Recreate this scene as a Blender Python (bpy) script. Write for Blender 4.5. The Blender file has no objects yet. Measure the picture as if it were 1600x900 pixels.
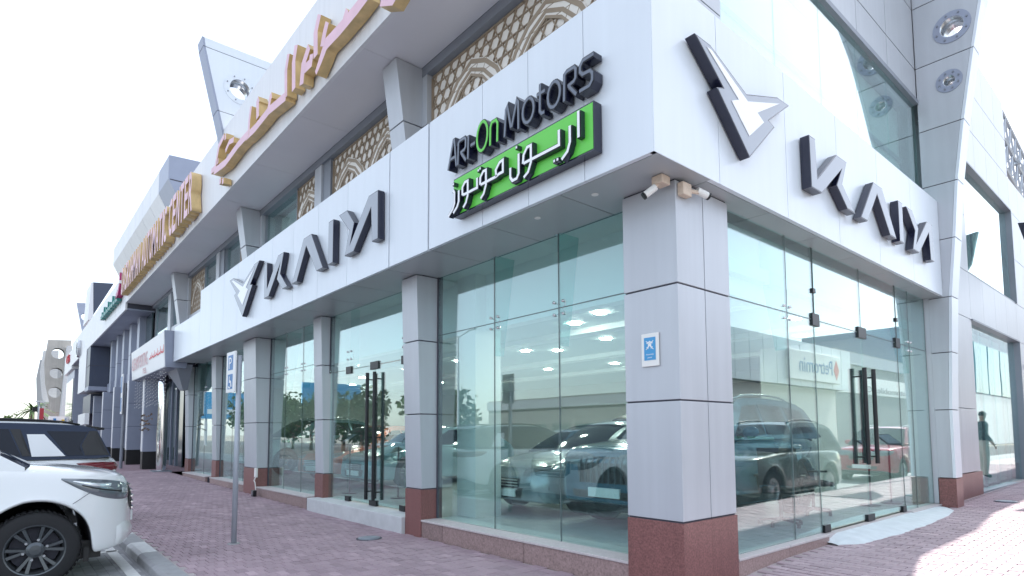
import bpy, bmesh, math, random
from mathutils import Vector, Matrix
from mathutils.bvhtree import BVHTree
R = math.radians
random.seed(7)
SC = bpy.context.scene
COL = SC.collection

# ------------------------------------------------------------------ camera
CAM = Vector((3.137, -4.706, 1.5))
YAW, PITCH, ROLL = 2.43529849, 0.0739091886, -0.00427807814
_f = Vector((math.cos(YAW)*math.cos(PITCH), math.sin(YAW)*math.cos(PITCH), math.sin(PITCH)))
_r = Vector((math.sin(YAW), -math.cos(YAW), 0)); _u = _r.cross(_f)
_r2 = _r*math.cos(ROLL)+_u*math.sin(ROLL); _u2 = -_r*math.sin(ROLL)+_u*math.cos(ROLL)
cd = bpy.data.cameras.new('camera'); co = bpy.data.objects.new('camera', cd); COL.objects.link(co)
m = Matrix((_r2, _u2, -_f)).transposed().to_4x4(); m.translation = CAM
co.matrix_world = m
cd.sensor_width = 36.0; cd.lens = 928.68/1600*36; cd.shift_y = (609.19-450)/1600
cd.clip_start = 0.05; cd.clip_end = 5000
SC.camera = co

# ------------------------------------------------------------------ light
SUN = Vector((-0.10, 1.0, 1.02)).normalized()
w = bpy.data.worlds.new('World'); SC.world = w; w.use_nodes = True
sky = w.node_tree.nodes.new('ShaderNodeTexSky'); sky.sky_type = 'NISHITA'; sky.sun_disc = False
sky.sun_elevation = math.asin(SUN.z); sky.sun_rotation = math.atan2(SUN.x, SUN.y)
sky.air_density = 1.0; sky.dust_density = 1.5; sky.ozone_density = 1.0
w.node_tree.links.new(sky.outputs[0], w.node_tree.nodes['Background'].inputs[0])
w.node_tree.nodes['Background'].inputs[1].default_value = 0.08
# even white haze over the whole sky
hz = w.node_tree.nodes.new('ShaderNodeBackground'); hz.inputs[0].default_value = (.93, .965, .99, 1); hz.inputs[1].default_value = .37
ad = w.node_tree.nodes.new('ShaderNodeAddShader')
w.node_tree.links.new(w.node_tree.nodes['Background'].outputs[0], ad.inputs[0]); w.node_tree.links.new(hz.outputs[0], ad.inputs[1])
w.node_tree.links.new(ad.outputs[0], w.node_tree.nodes['World Output'].inputs[0])
sl = bpy.data.lights.new('sun', 'SUN'); sl.energy = 4.0; sl.angle = R(0.5); sl.color = (1, .95, .88)
so = bpy.data.objects.new('sun', sl); COL.objects.link(so)
so.rotation_euler = SUN.to_track_quat('Z', 'Y').to_euler(); so.location = (0, 20, 40)
SC.view_settings.view_transform = 'Standard'; SC.view_settings.look = 'None'
SC.view_settings.gamma = 1; SC.view_settings.exposure = 1.42
SC.cycles.max_bounces = 10; SC.cycles.transparent_max_bounces = 24; SC.cycles.glossy_bounces = 6
SC.cycles.sample_clamp_indirect = 6

# ------------------------------------------------------------------ materials
def lin(c):
    return tuple((x/12.92 if x <= .04045 else ((x+.055)/1.055)**2.4) for x in c)
def mat(name, col, rough=.5, metal=0, var=0., vscale=3., bump=0., bscale=40., rnd=0., spec=.5, coat=0., streak=0., attr=None):
    m = bpy.data.materials.new(name); m.use_nodes = True
    nt = m.node_tree; N = nt.nodes; L = nt.links; b = N['Principled BSDF']
    b.inputs['Roughness'].default_value = rough; b.inputs['Metallic'].default_value = metal
    b.inputs['Specular IOR Level'].default_value = spec; b.inputs['Coat Weight'].default_value = coat
    b.inputs['Base Color'].default_value = (*col, 1)
    cur = None
    tc = N.new('ShaderNodeTexCoord')
    def scale_by(cur, sock, lo, hi):
        mr = N.new('ShaderNodeMapRange'); mr.inputs[3].default_value = lo; mr.inputs[4].default_value = hi
        L.new(sock, mr.inputs[0])
        mx = N.new('ShaderNodeVectorMath'); mx.operation = 'SCALE'
        if cur is None: mx.inputs[0].default_value = col
        else: L.new(cur, mx.inputs[0])
        L.new(mr.outputs[0], mx.inputs['Scale'])
        return mx.outputs[0]
    geo = N.new('ShaderNodeNewGeometry')
    if var:
        n = N.new('ShaderNodeTexNoise'); n.inputs['Scale'].default_value = vscale; n.inputs['Detail'].default_value = 6
        L.new(geo.outputs['Position'], n.inputs['Vector'])
        cur = scale_by(cur, n.outputs['Fac'], 1-var*1.6, 1+var*1.6)
    if streak:
        n = N.new('ShaderNodeTexNoise'); n.inputs['Scale'].default_value = 1; n.inputs['Detail'].default_value = 4
        mp = N.new('ShaderNodeMapping'); mp.inputs['Scale'].default_value = (9, 9, .5)
        L.new(geo.outputs['Position'], mp.inputs[0]); L.new(mp.outputs[0], n.inputs['Vector'])
        cur = scale_by(cur, n.outputs['Fac'], 1-streak*1.6, 1+streak*1.2)
    if rnd:
        oi = N.new('ShaderNodeObjectInfo'); cur = scale_by(cur, oi.outputs['Random'], 1-rnd, 1+rnd)
    if attr:
        a = N.new('ShaderNodeAttribute'); a.attribute_name = attr; cur = scale_by(cur, a.outputs['Fac'], .74, 1.2)
    if cur is not None: L.new(cur, b.inputs['Base Color'])
    if bump:
        n = N.new('ShaderNodeTexNoise'); n.inputs['Scale'].default_value = bscale; n.inputs['Detail'].default_value = 5
        L.new(geo.outputs['Position'], n.inputs['Vector'])
        bp = N.new('ShaderNodeBump'); bp.inputs['Strength'].default_value = bump; bp.inputs['Distance'].default_value = .02
        L.new(n.outputs['Fac'], bp.inputs['Height']); L.new(bp.outputs[0], b.inputs['Normal'])
    return m
def emit(name, col, s):
    m = bpy.data.materials.new(name); m.use_nodes = True; nt = m.node_tree
    b = nt.nodes['Principled BSDF']; b.inputs['Base Color'].default_value = (*col, 1)
    b.inputs['Emission Color'].default_value = (*col, 1); b.inputs['Emission Strength'].default_value = s
    return m
def glass(name, tint, f0, rough=0., wave=0., dust=0.):
    m = bpy.data.materials.new(name); m.use_nodes = True; nt = m.node_tree; N = nt.nodes; L = nt.links
    N.remove(N['Principled BSDF']); out = N['Material Output']
    t = N.new('ShaderNodeBsdfTransparent'); t.inputs[0].default_value = (*tint, 1)
    g = N.new('ShaderNodeBsdfGlossy'); g.inputs['Roughness'].default_value = rough
    g.inputs[0].default_value = (.90, .97, .97, 1)
    lw = N.new('ShaderNodeLayerWeight'); lw.inputs[0].default_value = .5
    p = N.new('ShaderNodeMath'); p.operation = 'POWER'; p.inputs[1].default_value = 3.0
    L.new(lw.outputs['Facing'], p.inputs[0])
    mr = N.new('ShaderNodeMapRange'); mr.inputs[3].default_value = f0; mr.inputs[4].default_value = .95
    L.new(p.outputs[0], mr.inputs[0])
    df = N.new('ShaderNodeBsdfDiffuse'); df.inputs[0].default_value = (.62, .80, .80, 1)
    dm = N.new('ShaderNodeMixShader'); dm.inputs[0].default_value = dust; L.new(t.outputs[0], dm.inputs[1]); L.new(df.outputs[0], dm.inputs[2])
    mx = N.new('ShaderNodeMixShader'); L.new(mr.outputs[0], mx.inputs[0]); L.new(dm.outputs[0], mx.inputs[1]); L.new(g.outputs[0], mx.inputs[2])
    L.new(mx.outputs[0], out.inputs[0])
    if wave:
        geo = N.new('ShaderNodeNewGeometry'); n = N.new('ShaderNodeTexNoise'); n.inputs['Scale'].default_value = .9; n.inputs['Detail'].default_value = 1
        L.new(geo.outputs['Position'], n.inputs['Vector'])
        bp = N.new('ShaderNodeBump'); bp.inputs['Strength'].default_value = wave; bp.inputs['Distance'].default_value = .01
        L.new(n.outputs['Fac'], bp.inputs['Height']); L.new(bp.outputs[0], g.inputs['Normal'])
    return m

M = {}
M['clad'] = mat('silver_cladding', (.475, .495, .53), .36, .15, .05, 1.2, .10, 1.1, streak=.06, rnd=.03)
M['white'] = mat('white_cladding', (.70, .745, .80), .30, 0, .03, .8, .08, .9, streak=.03, rnd=.015)
M['canopy'] = mat('canopy_white', (.72, .72, .74), .4, 0, .03, 1.0, streak=.07, rnd=.012)
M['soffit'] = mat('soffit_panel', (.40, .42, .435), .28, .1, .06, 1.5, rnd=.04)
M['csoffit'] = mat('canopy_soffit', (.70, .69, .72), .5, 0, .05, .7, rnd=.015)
M['joint'] = mat('dark_joint', (.07, .07, .09), .8)
M['header'] = mat('grey_header', (.24, .26, .30), .45, .2, .05)
M['granite'] = mat('red_granite', (.215, .095, .088), .32, 0, .5, 55., streak=.12, rnd=.1)
M['granite2'] = mat('brown_granite', (.30, .21, .20), .45, 0, .42, 45., streak=.1, rnd=.14)
M['sill'] = mat('sill_stone', (.52, .47, .47), .6, 0, .15, 30.)
M['concrete'] = mat('concrete', (.55, .56, .57), .85, 0, .1, 6., .2, 60)
M['concrete2'] = mat('weathered_concrete', (.42, .40, .37), .9, 0, .16, .9, .2, 20, streak=.1)
M['black'] = mat('black_metal', (.016, .017, .02), .35, .3)
M['navy'] = mat('navy_letter_side', (.012, .014, .035), .25, 0, coat=.3)
M['letter'] = mat('silver_letter_face', (.33, .355, .40), .32, .1)
M['letterw'] = mat('white_letter_face', (.86, .87, .9), .3, 0)
M['darkface'] = mat('slate_letter_face', (.11, .13, .17), .2, .1, coat=.4)
M['green'] = mat('green_sign', (.13, .60, .07), .4)
M['pink'] = mat('faded_pink_acrylic', (.74, .47, .55), .45, 0, .08, 3.)
M['tan'] = mat('tan_letter_return', (.66, .47, .22), .45, .1, .22, 4., streak=.15)
M['cream'] = mat('cream_panel', (.80, .76, .71), .5, 0, .05)
M['bronze'] = mat('bronze_lattice', (.33, .26, .19), .5)
M['steel'] = mat('stainless', (.55, .57, .6), .22, .9)
M['chrome'] = mat('chrome', (.75, .75, .75), .06, 1)
M['glass'] = glass('shop_glass', (.83, .955, .95), .105, 0, .05, .02)
M['glassup'] = glass('upper_glass', (.82, .93, .91), .15, 0, .05, .05)
M['glassfin'] = glass('glass_fin', (.62, .86, .83), .06)
M['dimglass'] = mat('dim_window', (.05, .08, .09), .08, 0, spec=.8)
M['blind'] = mat('pale_blind', (.74, .80, .79), .7, 0, .05, 2., streak=.06)
M['iwall'] = mat('interior_wall', (.74, .75, .73), .7, 0, .02)
M['iceil'] = mat('interior_ceiling', (.55, .63, .63), .6)
M['ibeam'] = mat('interior_bulkhead', (.78, .80, .78), .6)
M['ifloor'] = mat('interior_floor', (.55, .60, .60), .2, 0, .06, 2.)
M['lamp'] = emit('downlight_glow', (1, .93, .8), 75)
M['paver'] = mat('pink_paver', (.39, .288, .322), .85, 0, .17, .9, .25, 90, attr='tint')
M['paverb'] = mat('pale_pink_paver', (.43, .335, .365), .85, 0, .15, .9, .25, 90, attr='tint')
M['sand'] = mat('joint_sand', (.42, .37, .37), .95, 0, .2, 5.)
M['greypaver'] = mat('grey_paver', (.36, .36, .37), .85, 0, .1, 2., .2, 80, attr='tint')
M['asphalt'] = mat('asphalt', (.065, .065, .07), .9, 0, .15, 3., .3, 120)
M['ground'] = mat('ground_sand', (.20, .185, .165), .95, 0, .15, .4)
M['kerbw'] = mat('white_kerb', (.66, .66, .66), .8, 0, .12, 9.)
M['kerbg'] = mat('grey_kerb', (.34, .34, .35), .85, 0, .14, 8.)
M['paint'] = mat('road_paint', (.72, .72, .70), .7, 0, .12, 12.)
M['pole'] = mat('grey_pole', (.40, .43, .48), .5, .2, .1, 8.)
M['blue'] = mat('sign_blue', (.035, .17, .42), .4)
M['cyan'] = mat('sign_light_blue', (.05, .30, .58), .4)
M['signw'] = mat('sign_white', (.80, .80, .80), .45)
M['red'] = mat('sign_red', (.62, .06, .08), .5)
M['magenta'] = mat('sign_magenta', (.42, .02, .14), .4)
M['teal'] = mat('sign_teal', (.02, .22, .20), .4)
M['cctv'] = mat('beige_plastic', (.62, .50, .40), .6, 0, .12, 40.)
M['plastic'] = mat('white_plastic', (.78, .77, .74), .4)
M['tyre'] = mat('tyre_rubber', (.016, .016, .018), .8, 0, .1, 40.)
M['rimdark'] = mat('gunmetal_rim', (.10, .11, .12), .28, .7)
M['rimsilver'] = mat('silver_rim', (.6, .61, .62), .25, .9)
M['carglass'] = mat('tinted_car_glass', (.010, .014, .024), .04, 0, spec=.28)
M['trim'] = mat('black_trim', (.012, .012, .013), .4)
M['lens'] = mat('clear_lens', (.16, .18, .20), .06, .3, coat=1)
M['reflector'] = mat('lamp_reflector', (.75, .78, .8), .12, .6)
M['seal'] = mat('glazing_seal', (.10, .14, .14), .5)
M['redlens'] = mat('red_lens', (.17, .006, .014), .08, 0, coat=1)
M['darkblue'] = mat('dark_blue_panel', (.05, .062, .10), .4, .1, .05)
M['bluegrey'] = mat('blue_grey_panel', (.30, .33, .42), .4, .1, .05, rnd=.03)
M['skin'] = mat('skin', (.35, .20, .14), .55)
M['cloth_black'] = mat('black_cloth', (.012, .013, .018), .85)
M['cloth_beige'] = mat('beige_cloth', (.42, .38, .32), .85)
M['hair'] = mat('black_hair', (.012, .01, .009), .6)
M['leaf'] = mat('leaf', (.085, .15, .035), .7, 0, .25, 3., rnd=.15)
M['leafdark'] = mat('leaf_dark', (.055, .105, .03), .7, 0, .25, 3.)
M['cyanglass'] = mat('blue_office_glass', (.16, .34, .42), .15, 0, .05)
M['darkrow'] = mat('dark_grey_render', (.13, .135, .14), .8, 0, .08, .5)
M['bark'] = mat('bark', (.16, .11, .08), .9, 0, .2, 10.)
M['bbw'] = mat('billboard_white', (.8, .8, .8), .5)
M['ochre'] = mat('yellow_paint', (.55, .38, .05), .5)
M['far'] = mat('far_building', (.30, .31, .32), .8, 0, .05, .3)
def paint(name, c, metal=.0): return mat(name, c, .22, metal, coat=1, spec=.5)
M['cwhite'] = paint('pearl_white_paint', (.78, .79, .79))
M['csilver'] = paint('silver_paint', (.30, .35, .38), .5)
M['cblue'] = paint('slate_blue_paint', (.045, .13, .20), .2)
M['cteal'] = paint('teal_paint', (.20, .34, .38), .3)
M['cblack'] = paint('black_paint', (.012, .014, .02), .0)
M['cnavy'] = mat('blue_black_roof_paint', (.022, .034, .065), .3, .1, spec=.3)
M['cgreen'] = paint('grey_green_paint', (.13, .15, .135), .4)
M['cred'] = paint('red_paint', (.42, .012, .05), .2)
M['corange'] = paint('orange_paint', (.55, .11, .05), .2)

# ------------------------------------------------------------------ mesh helpers
class MB:
    def __init__(s): s.v = []; s.f = []; s.mi = []
    def add(s, vs, fs, mi=0):
        o = len(s.v); s.v += [tuple(v) for v in vs]
        for f in fs: s.f.append(tuple(i+o for i in f)); s.mi.append(mi)
        return s
    def box(s, x0, x1, y0, y1, z0, z1, mi=0):
        x0, x1 = min(x0, x1), max(x0, x1); y0, y1 = min(y0, y1), max(y0, y1); z0, z1 = min(z0, z1), max(z0, z1)
        return s.add([(x0,y0,z0),(x1,y0,z0),(x1,y1,z0),(x0,y1,z0),(x0,y0,z1),(x1,y0,z1),(x1,y1,z1),(x0,y1,z1)],
                     [(0,3,2,1),(4,5,6,7),(0,1,5,4),(1,2,6,5),(2,3,7,6),(3,0,4,7)], mi)
    def hexa(s, p, mi=0):   # 8 points: bottom 4, top 4 (ccw)
        return s.add(p, [(0,3,2,1),(4,5,6,7),(0,1,5,4),(1,2,6,5),(2,3,7,6),(3,0,4,7)], mi)
    def prism(s, poly, fn, d0, d1, mi=0, mside=None):
        # poly: 2-D outline, fn(a, b, depth) -> point; d1 is the face looking out
        n = len(poly); o = len(s.v)
        s.v += [tuple(fn(a, b, d0)) for a, b in poly]+[tuple(fn(a, b, d1)) for a, b in poly]
        tris = tess(poly)
        for t in tris:
            s.f.append(tuple(o+n+i for i in t)); s.mi.append(mi)
            s.f.append(tuple(o+i for i in reversed(t))); s.mi.append(mi if mside is None else mside)
        for i in range(n):
            j = (i+1) % n
            s.f.append((o+i, o+j, o+n+j, o+n+i)); s.mi.append(mi if mside is None else mside)
        return s
    def tube(s, pts, r, n=8, mi=0, caps=True):
        pts = [Vector(p) for p in pts]; rs = r if isinstance(r, (list, tuple)) else [r]*len(pts)
        o = len(s.v); up = None
        for i, p in enumerate(pts):
            d = (pts[min(i+1, len(pts)-1)]-pts[max(i-1, 0)]).normalized()
            if up is None: up = Vector((0,0,1)) if abs(d.z) < .9 else Vector((1,0,0))
            a = d.cross(up)
            if a.length < 1e-4: a = d.orthogonal()
            a.normalize(); b = a.cross(d).normalized(); up = b
            for k in range(n):
                t = 2*math.pi*k/n; s.v.append(tuple(p+a*math.cos(t)*rs[i]+b*math.sin(t)*rs[i]))
        for i in range(len(pts)-1):
            for k in range(n):
                k2 = (k+1) % n
                s.f.append((o+i*n+k, o+i*n+k2, o+(i+1)*n+k2, o+(i+1)*n+k)); s.mi.append(mi)
        if caps:
            s.f.append(tuple(o+k for k in reversed(range(n)))); s.mi.append(mi)
            s.f.append(tuple(o+(len(pts)-1)*n+k for k in range(n))); s.mi.append(mi)
        return s
    def lathe(s, prof, c, axis='z', n=24, mi=0, close=False):
        o = len(s.v); c = Vector(c)
        for r, h in prof:
            for k in range(n):
                t = 2*math.pi*k/n; a, b = r*math.cos(t), r*math.sin(t)
                p = {'z': (a, b, h), 'y': (a, h, b), 'x': (h, a, b)}[axis]
                s.v.append(tuple(c+Vector(p)))
        m = len(prof)
        for i in range(m-1+(1 if close else 0)):
            i2 = (i+1) % m
            for k in range(n):
                k2 = (k+1) % n
                s.f.append((o+i*n+k, o+i*n+k2, o+i2*n+k2, o+i2*n+k)); s.mi.append(mi)
        return s
    def grid(s, rows, mi=0, flip=False):
        o = len(s.v); nr = len(rows); nc = len(rows[0])
        for r in rows: s.v += [tuple(p) for p in r]
        for i in range(nr-1):
            for j in range(nc-1):
                q = (o+i*nc+j, o+i*nc+j+1, o+(i+1)*nc+j+1, o+(i+1)*nc+j)
                s.f.append(q[::-1] if flip else q); s.mi.append(mi)
        return s
    def build(s, name, mats, parent=None, smooth=False, bevel=0., fix=True):
        if not isinstance(mats, (list, tuple)): mats = [mats]
        vs = s.v
        if parent is not None or True:
            xs = [v[0] for v in vs]; ys = [v[1] for v in vs]; zs = [v[2] for v in vs]
            c = Vector(((min(xs)+max(xs))/2, (min(ys)+max(ys))/2, min(zs)))
        me = bpy.data.meshes.new(name)
        me.from_pydata([(v[0]-c.x, v[1]-c.y, v[2]-c.z) for v in vs], [], s.f)
        for mt in mats: me.materials.append(M[mt] if isinstance(mt, str) else mt)
        if len(mats) > 1: me.polygons.foreach_set('material_index', s.mi)
        me.update()
        if fix:
            bm = bmesh.new(); bm.from_mesh(me); bmesh.ops.recalc_face_normals(bm, faces=bm.faces)
            bm.to_mesh(me); bm.free()
        if smooth: me.polygons.foreach_set('use_smooth', [True]*len(me.polygons))
        o = bpy.data.objects.new(name, me); COL.objects.link(o)
        if bevel:
            b = o.modifiers.new('bevel', 'BEVEL'); b.width = bevel; b.segments = 2; b.limit_method = 'ANGLE'; b.angle_limit = R(40)
        if parent is not None:
            o.parent = parent; o.location = c-world(parent)
        else: o.location = c
        return o
def world(o):
    p = Vector((0, 0, 0))
    while o is not None: p += o.location; o = o.parent
    return p
def tess(poly):
    from mathutils.geometry import tessellate_polygon
    return [tuple(t) for t in tessellate_polygon([[Vector((a, b, 0)) for a, b in poly]])]
def tag(o, label=None, cat=None, group=None, kind=None):
    if label: o['label'] = label
    if cat: o['category'] = cat
    if group: o['group'] = group
    if kind: o['kind'] = kind
    return o
def thing(name, label, cat, loc=(0, 0, 0), group=None):
    o = bpy.data.objects.new(name, None); COL.objects.link(o); o.location = loc; o.empty_display_size = .2
    return tag(o, label, cat, group)
def copy_tree(o, parent=None):
    c = o.copy(); COL.objects.link(c)
    if parent is not None: c.parent = parent
    for ch in list(o.children): copy_tree(ch, c)
    return c
XZ = lambda y0: (lambda a, b, d: (a, y0-d, b))         # facade A: a=x, b=z, depth toward -y
YZ = lambda x0: (lambda a, b, d: (x0+d, a, b))         # facade B: a=y, b=z, depth toward +x
def bx(name, mt, parent, x0, x1, y0, y1, z0, z1, bevel=0.):
    return MB().box(x0, x1, y0, y1, z0, z1).build(name, mt, parent, bevel=bevel)
def stroke_poly(pts, w):
    # ribbon outline round a polyline with mitred joints
    P = [Vector((a, b)) for a, b in pts]; n = len(P); ws = w if isinstance(w, (list, tuple)) else [w]*n
    Lf, Rt = [], []
    for i in range(n):
        d0 = (P[i]-P[i-1]).normalized() if i > 0 else (P[1]-P[0]).normalized()
        d1 = (P[i+1]-P[i]).normalized() if i < n-1 else d0
        t = (d0+d1); t = t.normalized() if t.length > 1e-5 else d0
        nn = Vector((-t.y, t.x)); k = 1/max(.5, nn.dot(Vector((-d0.y, d0.x))))
        Lf.append(P[i]+nn*ws[i]/2*k); Rt.append(P[i]-nn*ws[i]/2*k)
    return [(p.x, p.y) for p in Lf]+[(p.x, p.y) for p in reversed(Rt)]
def stroke(mb, pts, w, fn, d0, d1, mi=0, mside=1):
    P = stroke_poly(pts, w); n = len(P)//2
    # quads along the ribbon, one closed solid
    o = len(mb.v)
    mb.v += [tuple(fn(a, b, d0)) for a, b in P]+[tuple(fn(a, b, d1)) for a, b in P]
    N2 = 2*n
    for i in range(n-1):
        q = (i, i+1, N2-2-i, N2-1-i)
        mb.f.append(tuple(o+N2+k for k in q)); mb.mi.append(mi)
        mb.f.append(tuple(o+k for k in reversed(q))); mb.mi.append(mside)
    for i in range(N2):
        j = (i+1) % N2
        mb.f.append((o+i, o+j, o+N2+j, o+N2+i)); mb.mi.append(mside)
def arc(cx, cy, rx, ry, a0, a1, n=10):
    return [(cx+rx*math.cos(R(a0+(a1-a0)*i/n)), cy+ry*math.sin(R(a0+(a1-a0)*i/n))) for i in range(n+1)]
def text_obj(name, txt, mt, parent, origin, ux, uz, height, depth, width=None, bold=0., label=None, align='LEFT', sidemat=None):
    # flat or raised lettering as real geometry; ux, uz: directions of reading and up
    cu = bpy.data.curves.new(name, 'FONT'); cu.body = txt; cu.size = 1; cu.extrude = .5; cu.offset = bold; cu.resolution_u = 3
    cu.align_x = align
    to = bpy.data.objects.new(name, cu); COL.objects.link(to)
    dg = bpy.context.evaluated_depsgraph_get(); me = bpy.data.meshes.new_from_object(to.evaluated_get(dg))
    bpy.data.objects.remove(to); bpy.data.curves.remove(cu)
    xs = [v.co.x for v in me.vertices]; ys = [v.co.y for v in me.vertices]
    if not xs: return None
    x0, x1, y0, y1 = min(xs), max(xs), min(ys), max(ys)
    sy = height/(y1-y0); sx = sy if width is None else width/(x1-x0)
    ux = Vector(ux).normalized(); uz = Vector(uz).normalized(); un = ux.cross(uz)
    offx = {'LEFT': x0, 'CENTER': (x0+x1)/2}[align]
    pts = []
    for v in me.vertices:
        pts.append(ux*((v.co.x-offx)*sx)+uz*((v.co.y-y0)*sy)+un*((v.co.z+.5)*depth))
    for v, p in zip(me.vertices, pts): v.co = p
    me.materials.clear(); me.materials.append(M[mt])
    if sidemat:
        me.materials.append(M[sidemat]); me.update()
        for p in me.polygons: p.material_index = 0 if abs(p.normal.dot(un)) > .7 else 1
    else:
        for p in me.polygons: p.material_index = 0
    me.update(); me.name = name
    o = bpy.data.objects.new(name, me); COL.objects.link(o)
    if parent is not None: o.parent = parent; o.location = Vector(origin)-world(parent)
    else: o.location = origin
    return o
def sm(t): t = max(0, min(1, t)); return t*t*(3-2*t)
def gz(x, y):
    a = .0115*max(0., min(-8.-x, 19.))
    b = (.1*sm(y/2)+.012*min(y, 25)) if (y > 0 and x > -1) else 0
    return a+b

# ================================================================== ground
def struct(name, mb, mt, **k):
    return tag(mb.build(name, mt, **k), kind='structure')
struct('ground', MB().add([(-2500,-2500,-.24),(2500,-2500,-.24),(2500,2500,-.24),(-2500,2500,-.24)], [(0,1,2,3)]), 'ground')
road = struct('road', MB().add([(-400,-42,-.16),(60,-42,-.16),(60,-9,-.16),(-400,-9,-.16), (6,-9,-.16),(13,-9,-.16),(13,90,-.16),(6,90,-.16)], [(0,1,2,3),(4,5,6,7)]), 'asphalt')
pk = struct('parking_area', MB().add([(-80,-9.3,-.11),(2.6,-9.3,-.11),(2.6,-3.2,-.11),(-80,-3.2,-.11), (2.3,-9.3,-.112),(6.4,-9.3,-.112),(6.4,60,-.112),(2.3,60,-.112)], [(0,1,2,3),(4,5,6,7)]), 'greypaver')
mb = MB()
for x in (-3.95, -6.85, -9.75, -12.7):
    mb.box(x-.05, x+.05, -8.6, -3.42, -.105, -.1)
mb.box(-12.75, 2.0, -3.56, -3.44, -.105, -.1)
mb.build('bay_line', 'paint', pk)
mb = MB()   # grey pavers of the bay in view
rb = random.Random(3)
tint = []
y = -6.2
while y < -3.42:
    x = -7.2+(.1 if int(round((y+6.2)/.104)) % 2 else 0)
    while x < -3.6:
        mb.box(x, x+.198, y, y+.1, -.12, -.106+rb.uniform(-.0012, .0012)); tint += [rb.random()]*6; x += .204
    y += .104
ob = mb.build('grey_paver_field', 'greypaver', pk, fix=False); ob['kind'] = 'stuff'
at = ob.data.attributes.new('tint', 'FLOAT', 'FACE'); at.data.foreach_set('value', tint)

def sheet(xs, ys, dz=-.012):
    return MB().grid([[(x, y, gz(x, y)+dz) for x in xs] for y in ys])
def frange(a, b, n): return [a+(b-a)*i/n for i in range(n+1)]
pav = struct('pavement', sheet(frange(-24, 2.25, 40), [-3.12, -1.5, 0]), 'sand', fix=False)
sB = struct('side_pavement', sheet(frange(-.3, 2.25, 4), frange(0, 40, 60)), 'sand', fix=False)
def brickmat():
    m = bpy.data.materials.new('distant_pavers'); m.use_nodes = True; nt = m.node_tree; b = nt.nodes['Principled BSDF']
    b.inputs['Roughness'].default_value = .9
    g = nt.nodes.new('ShaderNodeNewGeometry'); t = nt.nodes.new('ShaderNodeTexBrick')
    t.inputs['Color1'].default_value = (.30, .19, .22, 1); t.inputs['Color2'].default_value = (.25, .155, .185, 1); t.inputs['Mortar'].default_value = (.36, .31, .31, 1)
    t.inputs['Scale'].default_value = 4.9; t.inputs['Mortar Size'].default_value = .012
    nt.links.new(g.outputs['Position'], t.inputs['Vector']); nt.links.new(t.outputs['Color'], b.inputs['Base Color'])
    return m
M['farpaver'] = brickmat()
struct('far_pavement', sheet(frange(-110, -22, 30), [-3.12, -1.5, 0, 2.6], -.006), 'farpaver', fix=False)

def proj(p):
    q = Vector(p)-CAM; d = q.dot(_f)
    if d < .1: return None
    return 800+928.68*q.dot(_r2)/d, 609.19-928.68*q.dot(_u2)/d, d
cand = []
for region in ('A', 'B'):
    x0, x1, y0, y1 = (-23.2, 2.2, -3.1, -.004) if region == 'A' else (.03, 2.2, 0., 22.)
    if region == 'A':     # courses run out from the kerb
        i = 0; x = x0
        while x < x1:
            y = y0+(.051 if i % 2 else 0)
            while y+.1 < y1+.03: cand.append((x+.1, y+.05, region)); y += .1035
            x += .204; i += 1
    else:
        j = 0; y = y0
        while y < y1:
            x = x0+(.102 if j % 2 else 0)
            while x+.2 < x1+.1: cand.append((x+.1, y+.05, region)); x += .204
            y += .1035; j += 1
vis = []
for k, (x, y, rg) in enumerate(cand):
    p = proj((x, y, gz(x, y)))
    if p and 0 < p[0] < 1600 and 0 < p[1] < 900:
        if rg == 'A' and p[0] > 985: continue
        if rg == 'B' and p[0] < 1150: continue
        vis.append((p[2], k))
vis.sort(); near = set(k for d, k in vis[:300])
rb = random.Random(11)
variants = []
def brick_mesh(t):
    mb = MB(); b = .004
    mb.add([(-.098,-.0495,-.05),(.098,-.0495,-.05),(.098,.0495,-.05),(-.098,.0495,-.05), (-.098,-.0495,-b),(.098,-.0495,-b),(.098,.0495,-b),(-.098,.0495,-b),
            (-.094,-.0455,0),(.094,-.0455,0),(.094,.0455,0),(-.094,.0455,0)],
           [(0,1,5,4),(1,2,6,5),(2,3,7,6),(3,0,4,7),(4,5,9,8),(5,6,10,9),(6,7,11,10),(7,4,8,11),(8,9,10,11)])
    me = bpy.data.meshes.new('brick'); me.from_pydata(mb.v, [], mb.f); me.materials.append(M['paver']); me.update()
    a = me.attributes.new('tint', 'FLOAT', 'FACE'); a.data.foreach_set('value', [t]*len(mb.f))
    return me
variants = [brick_mesh(t) for t in (.2, .32, .4, .45, .5, .55, .6, .68, .8, .95)]
variantsB = []
for v in variants:
    v2 = v.copy(); v2.materials[0] = M['paverb']; variantsB.append(v2)
fieldA, tA, fieldB, tB = MB(), [], MB(), []
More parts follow.
